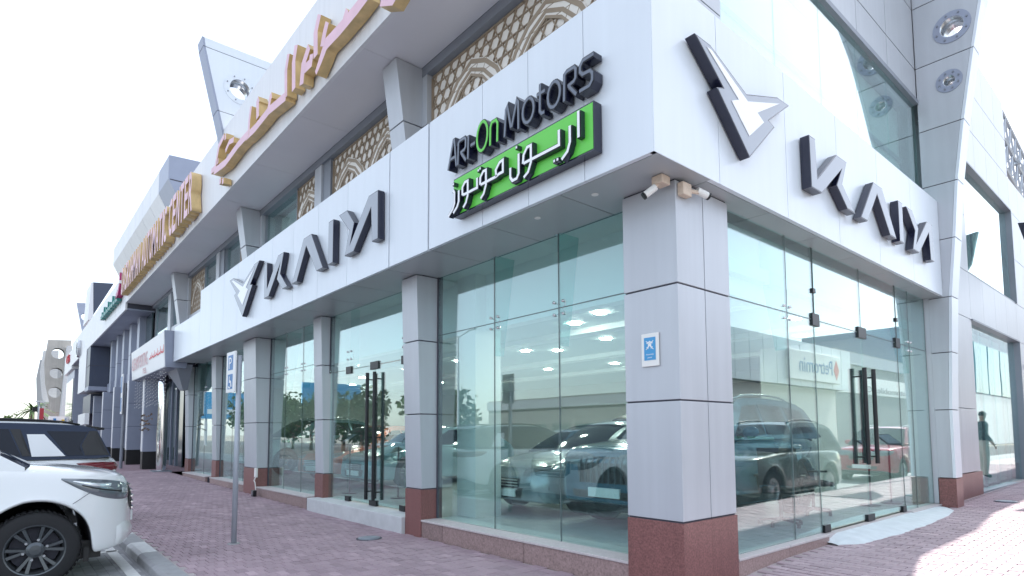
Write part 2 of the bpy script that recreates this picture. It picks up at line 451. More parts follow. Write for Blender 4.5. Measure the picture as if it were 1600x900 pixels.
for k, (x, y, rg) in enumerate(cand):
    z = gz(x, y)+rb.uniform(-.0025, .0025); ti = min(9, max(0, int(rb.gauss(4.5, 2.3))))
    if k in near:
        o = bpy.data.objects.new('brick', (variants if rg == 'A' else variantsB)[ti]); COL.objects.link(o)
        par = pav if rg == 'A' else sB
        o.parent = par; o.location = Vector((x, y, z))-world(par); o.rotation_euler = (rb.gauss(0, .006), rb.gauss(0, .004), rb.gauss(0, .006))
    else:
        mbx, tt = (fieldA, tA) if rg == 'A' else (fieldB, tB)
        t = (.2, .32, .4, .45, .5, .55, .6, .68, .8, .95)[ti]; ax = rb.uniform(-.001, .001)
        o = len(mbx.v)
        mbx.v += [(x-.098,y-.0495,z-.03),(x+.098,y-.0495,z-.03),(x+.098,y+.0495,z-.03),(x-.098,y+.0495,z-.03),
                  (x-.096,y-.047,z+ax),(x+.096,y-.047,z-ax),(x+.096,y+.047,z-ax),(x-.096,y+.047,z+ax)]
        for f in ((0,1,5,4),(1,2,6,5),(2,3,7,6),(3,0,4,7),(4,5,6,7)): mbx.f.append(tuple(i+o for i in f)); mbx.mi.append(0)
        tt += [t]*5
for mbx, tt, par, mt in ((fieldA, tA, pav, 'paver'), (fieldB, tB, sB, 'paverb')):
    o = mbx.build('brick_field', mt, par, fix=False); o['kind'] = 'stuff'
    a = o.data.attributes.new('tint', 'FLOAT', 'FACE'); a.data.foreach_set('value', tt)

# kerb: single stones, one dropped and unpainted
kerb = struct('kerb', MB().box(-60, 2.3, -3.34, -3.13, -.2, -.13), 'kerbg')
x = -4.05; segs = []
while x < 2.2: segs.append((x, x+.9)); x += .905
x = -4.055
while x > -22: segs.append((x-.9, x)); x -= .905
for i, (a, b) in enumerate(sorted(segs)):
    grey = -5.9 < a < -4.9
    mbk = MB()
    zt = gz((a+b)/2, -3)+(.002 if not grey else -.004)
    prof = [(-3.36, -.2), (-3.12, -.2), (-3.12, zt), (-3.29, zt), (-3.335, zt-.03)]
    mbk.prism(prof, lambda p, q, d: (d, p, q), a, b)
    mbk.build('kerb_stone', 'kerbg' if (grey or i % 2 == 0) else 'kerbw', kerb, bevel=.008)
kerb2 = struct('side_kerb', MB().box(2.26, 2.46, -3.12, 45, -.2, -.01), 'kerbg')

# ================================================================== corner building
BL = thing('showroom_building', 'corner car showroom building clad in silver and white panels with glass shop fronts', 'building', (-10, 6, 0))
def P(name, mt, x0, x1, y0, y1, z0, z1, parent=None, bevel=0.):
    return bx(name, mt, parent or BL, x0, x1, y0, y1, z0, z1, bevel)
GA, GB = .28, -.10      # glass planes of the two shop fronts
TR = 3.0                # transom height

# --- mass behind the cladding
P('upper_core', 'joint', -26.2, -.45, .75, 15.3, 4.05, 10.2)
P('rear_core', 'joint', -26.2, -.45, 15.3, 45, -.2, 8.4)
P('rear_wall', 'iwall', -26.2, -.3, 12.0, 12.2, -.1, 4.05)
P('party_wall', 'iwall', -20.3, -20.1, .4, 12, -.1, 4.05)
# --- inside
fl = P('showroom_floor', 'ifloor', -20.1, -.12, .3, 12, -.05, .235)
ce = P('ceiling', 'iceil', -20.1, -.3, 1.15, 12, 3.34, 3.5)
P('bulkhead', 'ibeam', -20.1, -.55, .95, 1.148, 3.12, 4.04)
P('bulkhead', 'ibeam', -.55, -.42, 1.15, 7.8, 3.12, 4.04)
for y0 in (2.9, 5.6, 8.2):
    P('ceiling_beam', 'ibeam', -20, -.8, y0, y0+.3, 3.24, 3.338)
lights = [(-2.78,2.11),(-3.63,2.45),(-4.37,4.1),(-1.1,4.9),(-1.76,6.7),(-6.1,4.5),(-6.6,4.0),(-4.2,6.9),(-6.9,7.4),(-2.9,8.9),(-9,3.9),(-11.5,3.9),(-9,7),(-11.8,7),(-14.5,4),(-14.5,7),(-17.3,5)]
for x, y in lights:
    d = MB().lathe([(.0, 0), (.085, 0), (.10, -.004), (.10, .012), (0, .012)], (x, y, 3.326), n=20)
    d.build('downlight', 'lamp', ce)
P('showroom_column', 'iwall', -4.6, -4.12, .75, 1.25, .236, 3.99)
P('reception_counter', 'iwall', -3.3, -1.5, 9.3, 10.0, .236, 1.35)
P('window_head', 'iwall', -20.1, -.55, GA+.07, .948, 3.985, 4.04)
P('window_head', 'iwall', -.418, GB-.07, .94, 7.8, 3.985, 4.04)
P('wall_panel', 'header', -9.5, -3.5, 11.9, 11.99, .3, 3.0)
P('reveal', 'clad', -.3, -.021, 7.848, 8.25, .25, 3.95)
P('end_wall', 'iwall', -3.2, -.12, 7.87, 7.95, .24, 4.0)

# --- columns along the left front
def column(x0, x1, zg, zs=(1.8, 2.9), y0=0., gtop=.69):
    core = P('column', 'joint', x0+.012, x1-.012, y0+.02, GA+.1, zg-.1, 3.96)
    zz = [gtop]+list(zs)+[3.895]
    g = .008
    MB().box(x0, x1, y0, GA+.06, zg-.1, gtop-g).build('granite_base', 'granite', core)
    for a, b in zip(zz[:-1], zz[1:]):
        ya, yb = y0+.012-.035*(a-.69), y0+.012-.035*(b-.69)
        MB().hexa([(x0, ya, a+g), (x1, ya, a+g), (x1, GA+.05, a+g), (x0, GA+.05, a+g),
                   (x0, yb, b-g), (x1, yb, b-g), (x1, GA+.05, b-g), (x0, GA+.05, b-g)]).build('panel', 'clad', core, bevel=.004)
column(-4.90, -4.455, 0.0)
column(-8.80, -8.40, 0.0, y0=.17, gtop=.72)
column(-12.95, -11.98, .04)
column(-16.75, -16.28, .1, y0=.17, gtop=.74)
column(-20.3, -19.8, .15, y0=.17)
# corner column: the right-hand face has an upright joint
cc = P('corner_column', 'joint', -.618, -.014, .014, .916, -.1, 3.96)
zz = [.69, 1.805, 2.90, 3.893]
for a, b in zip(zz[:-1], zz[1:]):
    g = .008
    P('panel', 'clad', -.63, -.0, 0, .459, a+g, b-g, cc, .004)
    P('panel', 'clad', -.63, -.001, .471, .93, a+g, b-g, cc, .004)
P('granite_base', 'granite', -.632, .004, -.004, .4585, -.1, .682, cc)
P('granite_base', 'granite', -.632, .004, .4595, .934, -.1, .682, cc)

# --- plinths, one stone slab after another, with a pale sill on top
def plinthA(x0, x1, zg, joints):
    core = P('plinth', 'joint', x0+.01, x1-.01, .06, GA+.05, zg-.1, .22)
    xs = [x0]+joints+[x1]
    for a, b in zip(xs[:-1], xs[1:]):
        P('stone', 'granite2', a+.003, b-.003, .012, .07, zg-.1, .218, core)
        P('sill_stone', 'sill', a+.002, b-.002, -.005, GA+.06, .222, .25, core, .006)
plinthA(-4.45, -.634, 0, [-3.9, -2.2])
plinthA(-11.97, -8.81, .03, [-10.2])
plinthA(-16.27, -12.96, .08, [-14.3])
plinthA(-19.79, -16.76, .12, [-18.])
core = P('plinth', 'joint', -.5, -.05, .94, 7.84, -.1, .21)
for a, b in ((.936, 2.05), (2.052, 3.12), (6.3, 7.845)):
    P('stone', 'granite2', -.06, .0, a+.003, b-.003, -.1, .214, core)
    P('sill_stone', 'sill', -.16, .012, a+.002, b-.002, .217, .245, core, .006)
P('threshold', 'sill', -.16, -.02, 3.13, 6.295, -.05, .235, core)

# --- glass
def spider(x, y, z, out, along, parent):
    o = Vector(out); a = Vector(along); c = Vector((x, y, z)); mb = MB()
    for sa in (-1, 1):
        for sz in (-1, 1):
            q = c+a*(.075*sa)+Vector((0, 0, .075*sz))
            mb.tube([c-o*.06, c+(q-c)*.55-o*.07, q-o*.03], [.014, .012, .008], 6)
            mb.tube([q-o*.03, q+o*.014], .018, 8)
    mb.build('spider_fitting', 'chrome', parent, smooth=True)
def glazeA(x0, x1, joints, zb=.25, fins=True, ztr=TR, name='shop_window'):
    fr = MB().box(x0, x1, GA+.02, GA+.06, 3.93, 3.99).box(x0, x0+.025, GA-.012, GA+.03, zb, 3.93).box(x1-.025, x1, GA-.012, GA+.03, zb, 3.93).build(name, 'joint', BL)
    xs = [x0+.026]+joints+[x1-.026]
    for a, b in zip(xs[:-1], xs[1:]):
        P('pane', 'glass', a+.004, b-.004, GA, GA+.012, zb, ztr-.004, fr)
        P('pane', 'glass', a+.004, b-.004, GA, GA+.012, ztr+.004, 3.93, fr)
    for j in joints: P('joint_seal', 'seal', j-.005, j+.005, GA-.002, GA+.014, zb, 3.93, fr)
    if zb < 1: P('joint_seal', 'seal', x0+.03, x1-.03, GA-.003, GA+.015, ztr-.004, ztr+.004, fr)
    if fins:
        for j in joints:
            MB().hexa([(j-.007, GA+.02, 2.55), (j+.007, GA+.02, 2.55), (j+.007, GA+.16, 2.55), (j-.007, GA+.16, 2.55),
                       (j-.007, GA+.02, 3.93), (j+.007, GA+.02, 3.93), (j+.007, GA+.36, 3.93), (j-.007, GA+.36, 3.93)]).build('glass_fin', 'glassfin', fr)
            spider(j, GA, ztr, (0, -1, 0), (1, 0, 0), fr)
            P('clamp', 'steel', j-.05, j+.05, GA-.02, GA+.03, 3.90, 3.95, fr)
    return fr
glazeA(-4.452, -.635, [-3.07, -1.84])
glazeA(-11.972, -8.805, [-10.9, -9.85])
glazeA(-16.272, -12.955, [-15.1, -14.0])
glazeA(-19.79, -16.755, [-18.2])
# left entrance: two leaves between side lights
def patch(x0, x1, z0, z1, parent): P('patch_fitting', 'black', x0, x1, GA-.022, GA+.034, z0, z1, parent, .003)
fr = glazeA(-8.395, -4.905, [], 2.74, False, 2.742, 'door_transom')
P('transom_glass', 'glass', -7.52, -7.512, GA+.02, GA+.2, 2.76, 3.93, fr); P('transom_glass', 'glass', -5.42, -5.412, GA+.02, GA+.2, 2.76, 3.93, fr)
for q in (-7.52, -5.42): spider(q, GA, 3.02, (0, -1, 0), (1, 0, 0), fr)
def leafA(x0, x1, hx):
    d = MB().box(x0+.004, x1-.004, GA, GA+.012, .285, 2.735).build('glass_door', 'glass', BL)
    for s, nm in ((-1, 'handle'), (1, 'handle')):
        yb = GA+.006+s*.085; mb = MB().tube([(hx, yb, .36), (hx, yb, 2.60)], .032, 10)
        for z in (.5, 1.45, 2.48): mb.tube([(hx, GA+.006, z), (hx, yb, z)], .012, 6)
        mb.build(nm, 'black', d, smooth=False)
    return d
side = MB().box(-8.37, -7.53, GA, GA+.012, .25, 2.735).build('side_light', 'glass', BL)
side2 = MB().box(-5.40, -4.935, GA, GA+.012, .25, 2.735).build('side_light', 'glass', BL)
d1 = leafA(-7.52, -6.47, -6.60); d2 = leafA(-6.46, -5.41, -6.33)
patch(-7.62, -7.40, 2.66, 2.80, d1); patch(-6.62, -6.32, 2.66, 2.80, d1); patch(-5.52, -5.30, 2.66, 2.80, d2)
patch(-7.58, -7.40, .255, .35, d1); patch(-6.60, -6.34, .255, .35, d1); patch(-5.54, -5.36, .255, .35, d2)
st = P('entrance_step', 'concrete', -8.62, -4.91, -.06, GA+.1, -.1, .248, None, .012)

# right entrance front (facing the side street)
def glazeB(y0, y1, joints, zb, zt, ztr, name):
    fr = MB().box(GB-.06, GB-.02, y0, y1, 3.93, 3.99).box(GB-.014, GB+.002, y0+.012, y0+.02, zb, 3.93).box(GB-.014, GB+.002, y1-.02, y1-.012, zb, 3.93).build(name, 'seal', BL)
    ys = [y0+.022]+joints+[y1-.022]
    for a, b in zip(ys[:-1], ys[1:]):
        if zb < ztr-.1: P('pane', 'glass', GB-.012, GB, a+.004, b-.004, zb, ztr-.004, fr)
        P('pane', 'glass', GB-.012, GB, a+.004, b-.004, ztr+.004, 3.93, fr)
    for j in joints: P('joint_seal', 'seal', GB-.014, GB+.002, j-.005, j+.005, zb, 3.93, fr)
    P('joint_seal', 'seal', GB-.015, GB+.003, y0+.03, y1-.03, ztr-.004, ztr+.004, fr)
    return fr
f1 = glazeB(.936, 3.18, [2.43], .247, 3.93, 2.95, 'shop_window')
f2 = glazeB(3.182, 6.30, [4.77], 2.9, 3.93, 2.95, 'door_transom')
f3 = glazeB(6.302, 7.845, [6.93], .247, 3.93, 2.95, 'shop_window')
for yj, f in ((2.43, f1), (6.93, f3)):
    MB().hexa([(GB-.02, yj-.007, 2.5), (GB-.16, yj-.007, 2.5), (GB-.16, yj+.007, 2.5), (GB-.02, yj+.007, 2.5),
               (GB-.02, yj-.007, 3.93), (GB-.38, yj-.007, 3.93), (GB-.38, yj+.007, 3.93), (GB-.02, yj+.007, 3.93)]).build('glass_fin', 'glassfin', f)
    spider(GB, yj, 2.95, (1, 0, 0), (0, 1, 0), f)
def patchB(y0, y1, z0, z1, parent): P('patch_fitting', 'black', GB-.034, GB+.022, y0, y1, z0, z1, parent, .003)
def leafB(y0, y1, hy):
    d = MB().box(GB-.012, GB, y0+.004, y1-.004, .275, 2.945).build('glass_door', 'glass', BL)
    for s in (-1, 1):
        xb = GB-.006+s*.085; mb = MB().tube([(xb, hy, 1.05), (xb, hy, 2.42)], .030, 10)
        for z in (1.15, 2.30): mb.tube([(GB-.006, hy, z), (xb, hy, z)], .012, 6)
        mb.build('handle', 'black', d)
    return d
e1 = leafB(3.184, 4.765, 4.60); e2 = leafB(4.775, 6.298, 4.95)
patchB(3.09, 3.30, 2.87, 3.03, e1); patchB(4.62, 4.92, 2.87, 3.03, e1); patchB(6.20, 6.40, 2.87, 3.03, e2)
patchB(3.20, 3.38, .24, .335, e1); patchB(4.66, 4.92, .24, .335, e1); patchB(6.14, 6.30, .24, .335, e2)
patchB(3.14, 3.22, 3.30, 3.36, e1); patchB(6.26, 6.34, 3.30, 3.36, e2)

# --- fascia band
def fascia_panels(core, fn, cuts, z0, z1f, mt='white', gap=.004, th=.05):
    for a, b in zip(cuts[:-1], cuts[1:]):
        q = [(a+gap, z0), (b-gap, z0), (b-gap, z1f(b)), (a+gap, z1f(a))]
        MB().prism(q, fn, 0, th).build('panel', mt, core)
FZ0, FZ1 = 3.905, 5.62
FY, FX = -.592, .196
fa = MB().box(-18.7, FX-.06, FY+.052, .0, 3.93, 5.0).box(-15.4, FX-.06, FY+.052, .0, 5.0, 5.59).build('fascia', 'joint', BL)
zf = lambda x: FZ1
cutsA = [-3.345, -2.2, -1.4, -.6, FX-.001]
fascia_panels(fa, XZ(FY+.05), cutsA, FZ0, zf)
cutsA = [-15.4, -14.2, -13.0, -11.8, -10.6, -9.4, -8.2, -7.0, -5.8, -4.42]
fascia_panels(fa, XZ(FY+.05), cutsA, FZ0, zf)
fascia_panels(fa, XZ(FY+.05), [-4.40, -3.375], FZ0, zf)
fascia_panels(fa, XZ(FY+.05), [-18.7, -17.6, -16.5, -15.4], FZ0, lambda x: 5.03)
P('end_cap', 'white', -18.75, -18.702, FY, .0, FZ0, 5.03, fa)
fa2 = MB().box(-.35, FX-.052, FY+.06, 7.84, 3.93, 5.59).build('side_fascia', 'joint', BL)
fascia_panels(fa2, YZ(FX-.05), [FY+.001, .46, 1.9, 3.35, 4.8, 6.3, 7.845], FZ0, zf)
MB().box(-15.38, FX-.02, FY+.02, .3, 5.595, 5.612).build('fascia_top', 'white', fa)
MB().box(-18.68, -15.41, FY+.02, .0, 5.005, 5.02).build('fascia_top', 'white', fa)
MB().box(-.35, FX-.02, .301, 7.83, 5.595, 5.612).build('fascia_top', 'white', fa2)
# --- soffit under it
sfa = MB().box(-18.6, -.31, FY+.06, GA+.1, 3.93, 3.95).build('soffit', 'joint', BL)
for a, b in zip(frange(-18.7, FX-.002, 16)[:-1], frange(-18.7, FX-.002, 16)[1:]):
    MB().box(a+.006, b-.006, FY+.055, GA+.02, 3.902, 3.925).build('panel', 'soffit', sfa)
sfb = MB().box(-.28, FX-.06, .38, 7.84, 3.93, 3.95).build('side_soffit', 'joint', BL)
for a, b in zip(frange(GA+.026, 7.84, 6)[:-1], frange(GA+.026, 7.84, 6)[1:]):
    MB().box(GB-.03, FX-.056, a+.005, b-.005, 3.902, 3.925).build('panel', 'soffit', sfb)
for x in (-.75, -1.6): MB().lathe([(0, 0), (.035, 0), (.038, .006), (0, .006)], (x, -.28, 3.897), n=16).build('soffit_light', 'plastic', sfa)

# --- first floor, left front: flared columns, windows, lattice screens
ZC = 7.15
def flare(x0, x1):
    core = P('upper_column', 'joint', x0+.02, x1-.02, -.12, .2, 5.0, ZC-.02)
    prof = lambda z: -.18-.31*((z-5.0)/(ZC-5.0))
    for a, b in ((5.0, 6.19), (6.21, ZC-.012)):
        MB().hexa([(x0, prof(a), a), (x1, prof(a), a), (x1, .0, a), (x0, .0, a), (x0, prof(b), b), (x1, prof(b), b), (x1, .0, b), (x0, .0, b)]).build('panel', 'clad', core, bevel=.004)
    for a, b in ((5.0, 6.19), (6.21, ZC-.012)):
        P('side_panel', 'clad', x1-.0, x1+.13, -.02, .3, a, b, core); P('side_panel', 'clad', x0-.13, x0, -.02, .3, a, b, core)
for x in (-12.12, -19.85, -4.455): flare(x-.42, x)
P('header', 'header', -26.4, .1, -.03, .3, 7.0, ZC-.002)
P('sill_wall', 'clad', -26.4, -.4, .02, .3, 4.9, 5.65)
for x0, x1 in ((-8.65, -7.95), (-16.2, -15.5)):
    pl = P('pilaster', 'clad', x0, x0+.34, -.02, .3, 5.0, 6.998); P('pilaster_strip', 'header', x0+.342, x1, .02, .3, 5.0, 6.998, pl)
def upwin(x0, x1, blind=True, mt='blind'):
    f = MB().box(x0, x1, .1, .16, 5.62, 5.68).box(x0, x0+.04, .06, .16, 5.6, 7).box(x1-.04, x1, .06, .16, 5.6, 7).build('upper_window', 'header', BL)
    P('pane', 'glassup', x0+.042, x1-.042, .11, .122, 5.6, 6.999, f)
    P('blind', mt, x0+.05, x1-.05, .45, .47, 5.6, 6.999, f)
def lattice(x0, x1, arches):
    f = P('screen_panel', 'cream', x0, x1, .10, .13, 5.55, 6.997)
    mb = MB(); za, zb_ = 5.5, 6.99; d = .18; kk = 0
    def bar(cx, cz, ang, w=.0125):
        nonlocal kk
        dx, dz = math.cos(ang), math.sin(ang); t0, t1 = -1e9, 1e9
        for p, q, lo, hi in ((cx, dx, x0, x1), (cz, dz, za, zb_)):
            if abs(q) < 1e-6:
                if not lo < p < hi: return
            else:
                a, b = sorted(((lo-p)/q, (hi-p)/q)); t0 = max(t0, a); t1 = min(t1, b)
        if t1-t0 < .05: return
        kk += 1; stroke(mb, [(cx+dx*t0, cz+dz*t0), (cx+dx*t1, cz+dz*t1)], w, XZ(.10), 0, .022+.0006*(kk % 9), 0, 0)
    n = int((x1-x0+zb_-za)/d)+4
    for base, ang in ((0, 60), (0, 120), (.25, 0)):
        a = R(ang); nx, nz = -math.sin(a), math.cos(a)
        for k in range(-n, n): bar((x0+x1)/2+nx*d*(k+base+.25)*(1 if ang % 60 == 0 else 1.9), 6.2+nz*d*(k+base+.25)*(1 if ang % 60 == 0 else 1.9), a)
    o = mb.build('lattice', 'bronze', f, fix=False); o['kind'] = 'stuff'
    MB().box(x0, x1, .075, .099, 6.97, 6.996).box(x0, x0+.015, .055, .099, 5.5, 6.95).build('screen_frame', 'bronze', f)
    for cx in arches:
        half = [(.80, 5.5), (.70, 5.95), (.52, 6.30), (.30, 6.52), (0, 6.66)]
        for off, wd, mt_, dp in ((0., .24, 'cream', .024), (.085, .06, 'bronze', .03), (-.045, .05, 'bronze', .0306), (-.13, .035, 'bronze', .0312)):
            pts = [(cx-a*(1+off), b+off*.9) for a, b in half]+[(cx+a*(1+off), b+off*.9) for a, b in half[::-1][1:]]
            pts = [p for p in pts if x0+.04 < p[0] < x1-.04]
            if len(pts) < 2: continue
            mbb = MB(); stroke(mbb, pts, wd, XZ(.098), 0, dp, 0, 0)
            mbb.build('arch_band', mt_, f)
lattice(-4.32, -.35, [-3.32, -1.80])
lattice(-7.93, -5.01, [-7.25, -5.75])
upwin(-11.98, -9.83); lattice(-9.80, -8.68, [-9.2])
lattice(-14.0, -12.68, [-13.3]); upwin(-15.48, -14.02)
upwin(-17.9, -16.22); lattice(-19.7, -17.95, [-18.9])
upwin(-22.6, -20.42); upwin(-26.2, -23.2)
P('pilaster', 'clad', -23.15, -22.65, -.02, .3, 5.0, 6.998)

# --- canopy with its white fascia
can = MB().box(-26.45, .1, -.93, .3, ZC+.03, 8.6).build('canopy', 'joint', BL)
for a, b in zip(frange(-26.6, .3, 11)[:-1], frange(-26.6, .3, 11)[1:]):
    MB().box(a+.002, b-.002, -1.0, -.94, ZC, 8.84).build('panel', 'canopy', can)
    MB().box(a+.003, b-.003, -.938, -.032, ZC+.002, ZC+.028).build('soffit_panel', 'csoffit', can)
P('canopy_top', 'canopy', -26.5, .25, -.93, .7, 8.62, 8.83, can)

# --- pylons: flared fins with portholes
def circle_panel(fn, poly, hc, hr, d0, d1, n=28):
    mb = MB(); angs = set(2*math.pi*i/n for i in range(n))
    for a, b in poly: angs.add(math.atan2(b-hc[1], a-hc[0]) % (2*math.pi))
    angs = sorted(angs); inner, outer = [], []
    for t in angs:
        dx, dz = math.cos(t), math.sin(t); inner.append((hc[0]+hr*dx, hc[1]+hr*dz)); best = None
        for i in range(len(poly)):
            (ax, az), (bx_, bz) = poly[i], poly[(i+1) % len(poly)]
            ex, ez = bx_-ax, bz-az; den = dx*ez-dz*ex
            if abs(den) < 1e-9: continue
            tt = ((ax-hc[0])*ez-(az-hc[1])*ex)/den; ss = ((ax-hc[0])*dz-(az-hc[1])*dx)/den
            if tt > 0 and -1e-6 <= ss <= 1+1e-6 and (best is None or tt < best): best = tt
        outer.append((hc[0]+dx*best, hc[1]+dz*best))
    N = len(angs); vs = []
    for d in (d0, d1):
        vs += [fn(a, b, d) for a, b in inner]+[fn(a, b, d) for a, b in outer]
    fs = []
    for i in range(N):
        j = (i+1) % N
        fs += [(2*N+i, 2*N+j, 3*N+j, 3*N+i), (i, N+i, N+j, j), (N+i, 3*N+i, 3*N+j, N+j)]
    mb.add(vs, fs); return mb
def pylon(name, fn, th, rows, xo, xi, holes, mt='clad', ms='white', rmat='bluegrey'):
    core = MB()
    for z in rows[1:-1]: core.prism([(xi+.01, z-.03), (xo(z)-.012, z-.03), (xo(z)-.012, z+.03), (xi+.01, z+.03)], fn, .012, th-.012)
    core = core.build(name, 'joint', BL)
    for a, b in zip(rows[:-1], rows[1:]):
        a2, b2 = a+.008, b-.008; zs = frange(a2, b2, 3)
        poly = [(xi, a2)]+[(xo(z)-.05, z) for z in zs]+[(xi, b2)]
        hs = [h for h in holes if a < h[1] < b]
        if hs:
            hx, hz, r0, r1 = hs[0]
            circle_panel(fn, poly, (hx, hz), r0, 0, th).build('panel', mt, core)
            mb = MB(); n = 28; vs = []; fs = []
            for d in (th+.0, th+.014):
                for r in (r0-.004, r1): vs += [fn(hx+r*math.cos(2*math.pi*i/n), hz+r*math.sin(2*math.pi*i/n), d) for i in range(n)]
            for i in range(n):
                j = (i+1) % n; fs += [(2*n+i, 2*n+j, 3*n+j, 3*n+i), (n+i, 3*n+i, 3*n+j, n+j), (i, j, 2*n+j, 2*n+i)]
            mb.add(vs, fs).build('porthole_ring', rmat, core)
            vs = []; fs = []
            for d in (0, th+.01):
                for r in (r0-.012, r0-.002): vs += [fn(hx+r*math.cos(2*math.pi*i/n), hz+r*math.sin(2*math.pi*i/n), d) for i in range(n)]
            for i in range(n):
                j = (i+1) % n; fs += [(i, 2*n+i, 2*n+j, j), (n+i, n+j, 3*n+j, 3*n+i), (2*n+i, 3*n+i, 3*n+j, 2*n+j)]
            MB().add(vs, fs).build('porthole_lining', 'steel', core, smooth=True)
            for q in range(8):
                t = 2*math.pi*(q+.4)/8; r = (r0+r1)/2; c1 = fn(hx+r*math.cos(t), hz+r*math.sin(t), th+.01); c2 = fn(hx+r*math.cos(t), hz+r*math.sin(t), th+.035)
                MB().tube([c1, c2], .016, 8).build('bolt', 'header', core)
        else:
            MB().prism(poly, fn, 0, th).build('panel', mt, core)
        MB().prism([(xo(z)-.046, z) for z in zs]+[(xo(z), z) for z in reversed(zs)], fn, -.002, th+.002).build('edge_panel', ms, core)
    return core
def interp(tab):
    def f(z):
        for (z0, v0), (z1, v1) in zip(tab[:-1], tab[1:]):
            if z <= z1: return v0+(v1-v0)*(z-z0)/(z1-z0)
        return tab[-1][1]
    return f
xoB = interp([(-.2, .232), (1.9, .237), (3.0, .285), (3.9, .33), (4.93, .43), (5.9, .51), (6.9, .64), (8.07, .83), (9.0, 1.0), (10.5, 1.38), (12.4, 1.95)])
pyl = pylon('pylon', lambda a, b, d: (a, 8.25-d, b), .40, [.70, 1.89, 2.9, 3.88, 4.92, 5.93, 6.98, 8.2, 9.36, 10.6, 12.2], xoB, -.02,
      [(.56, 8.72, .185, .285), (.475, 7.75, .10, .20)])
P('granite_base', 'granite', -.03, .236, 7.848, 8.25, -.1, .69, pyl)
pylon('roof_pylon', lambda a, b, d: (-12.3+d, .3-a, b), .42, [8.3, 9.28, 10.75, 10.98], interp([(8.3, 1.22), (10.7, 1.80), (10.98, 1.84)]), 0.15,
      [(.96, 9.98, .25, .37)], mt='white', ms='bluegrey', rmat='white')
# --- upper part of the side front
uc = P('upper_corner_wall', 'joint', -.4, -.06, .02, .97, 5.4, 10.3)
for a, b in ((5.4, 5.97), (5.985, 7.2), (7.215, 8.8)): P('panel', 'clad', -.4, -.03, .0, .975, a, b, uc)
uw = MB().box(-.2, -.0, .98, 7.84, 7.52, 7.60).build('side_upper_window', 'header', BL)
ys = [.985, 2.29, 3.65, 4.98, 6.33, 7.84]
for a, b in zip(ys[:-1], ys[1:]):
    P('pane', 'glassup', -.082, -.07, a+.005, b-.005, 5.55, 7.518, uw)
P('blind', 'blind', -.36, -.34, .98, 4.4, 5.5, 7.518, uw); P('inner_wall', 'blind', -.37, -.35, 4.41, 7.84, 5.5, 7.518, uw)
P('cross_bar', 'bluegrey', -.33, -.30, .98, 7.8, 6.5, 6.56, uw)
ut = P('side_parapet', 'joint', -.4, -.055, .98, 7.84, 7.61, 10.4)
for z0, z1 in ((7.615, 8.19), (8.21, 9.35), (9.37, 10.5)):
    for a, b in zip(ys[:-1], ys[1:]): P('panel', 'clad', -.4, -.03, a+.007, b-.007, z0, z1, ut)

# --- side wing beyond the pylon
wg = P('wing_wall', 'joint', -1.0, -.44, 8.26, 45, -.1, 8.4)
P('wing_upper', 'joint', -1.0, -.31, 8.26, 15.72, 8.4, 10.3, wg)
cols = [8.26, 9.45, 10.7, 11.85, 13.0, 14.2, 15.42, 16.6, 17.9, 19.4, 21, 22.6, 24.2, 26, 28, 30, 33, 36, 40, 45]
rowsz = [.70, 1.97, 3.86, 4.87, 6.1, 7.38, 8.3, 9.3, 10.36]
for a, b in zip(cols[:-1], cols[1:]):
    for c, d in zip(rowsz[:-1], rowsz[1:]):
        inwin = 10.69 < a and b < 15.43
        if inwin and (d <= 3.87 or 4.86 < c and d <= 7.39): continue
        if b > 15.5 and c > 8.2: continue
        P('panel', 'clad', -.3, -.0, a+.004, b-.004, c+.006, d-.006, wg)
P('granite_base', 'granite', -.3, .004, 8.262, 10.84, -.1, .69, wg); P('granite_base', 'granite', -.3, .004, 15.5, 45, -.1, .69, wg)
for (z0, z1) in ((.26, 3.84), (4.9, 7.36)):
    f = MB().box(-.14, .03, 10.7, 15.44, z1, z1+.035).box(-.14, .03, 15.42, 15.46, z0-.03, z1).box(-.14, .0, 10.7, 15.4, z0-.04, z0).build('wing_window', 'header', BL)
    ysw = [10.71, 11.85, 13.0, 14.2, 15.41]
    for a, b in zip(ysw[:-1], ysw[1:]): P('pane', 'glass' if z0 < 1 else 'glassup', -.11, -.098, a+.006, b-.006, z0, z1, f)
    P('window_backing', 'blind' if z0 > 1 else 'iceil', -.42, -.4, 10.7, 15.4, z0, z1, f)
    for a in ysw[1:-1]: P('glazing_bar', 'header', -.16, -.115, a-.02, a+.02, z0, z1, f)
# roof block and lattice gantry far above the left and right
rb_ = thing('roof_parapet_block', 'grey roof-top plant screen with ribbed panels above the canopy', 'roof structure', (-28, 0, 11))
prof = [(-.45, 12.0), (-.45, 11.1), (.1, 10.0), (.5, 8.7), (1.6, 8.7), (1.6, 12.1)]
for i, (a, b) in enumerate(zip(frange(-36.5, -21.6, 8)[:-1], frange(-36.5, -21.6, 8)[1:])):
    mbq = MB().prism(prof, lambda p, q, d: (d, p, q), a+.015, b-.015); mbq.build('panel', 'bluegrey' if i == 7 else 'canopy', rb_)
MB().box(-36.4, -21.61, -.40, 1.5, 11.06, 11.10).build('joint_strip', 'joint', rb_)

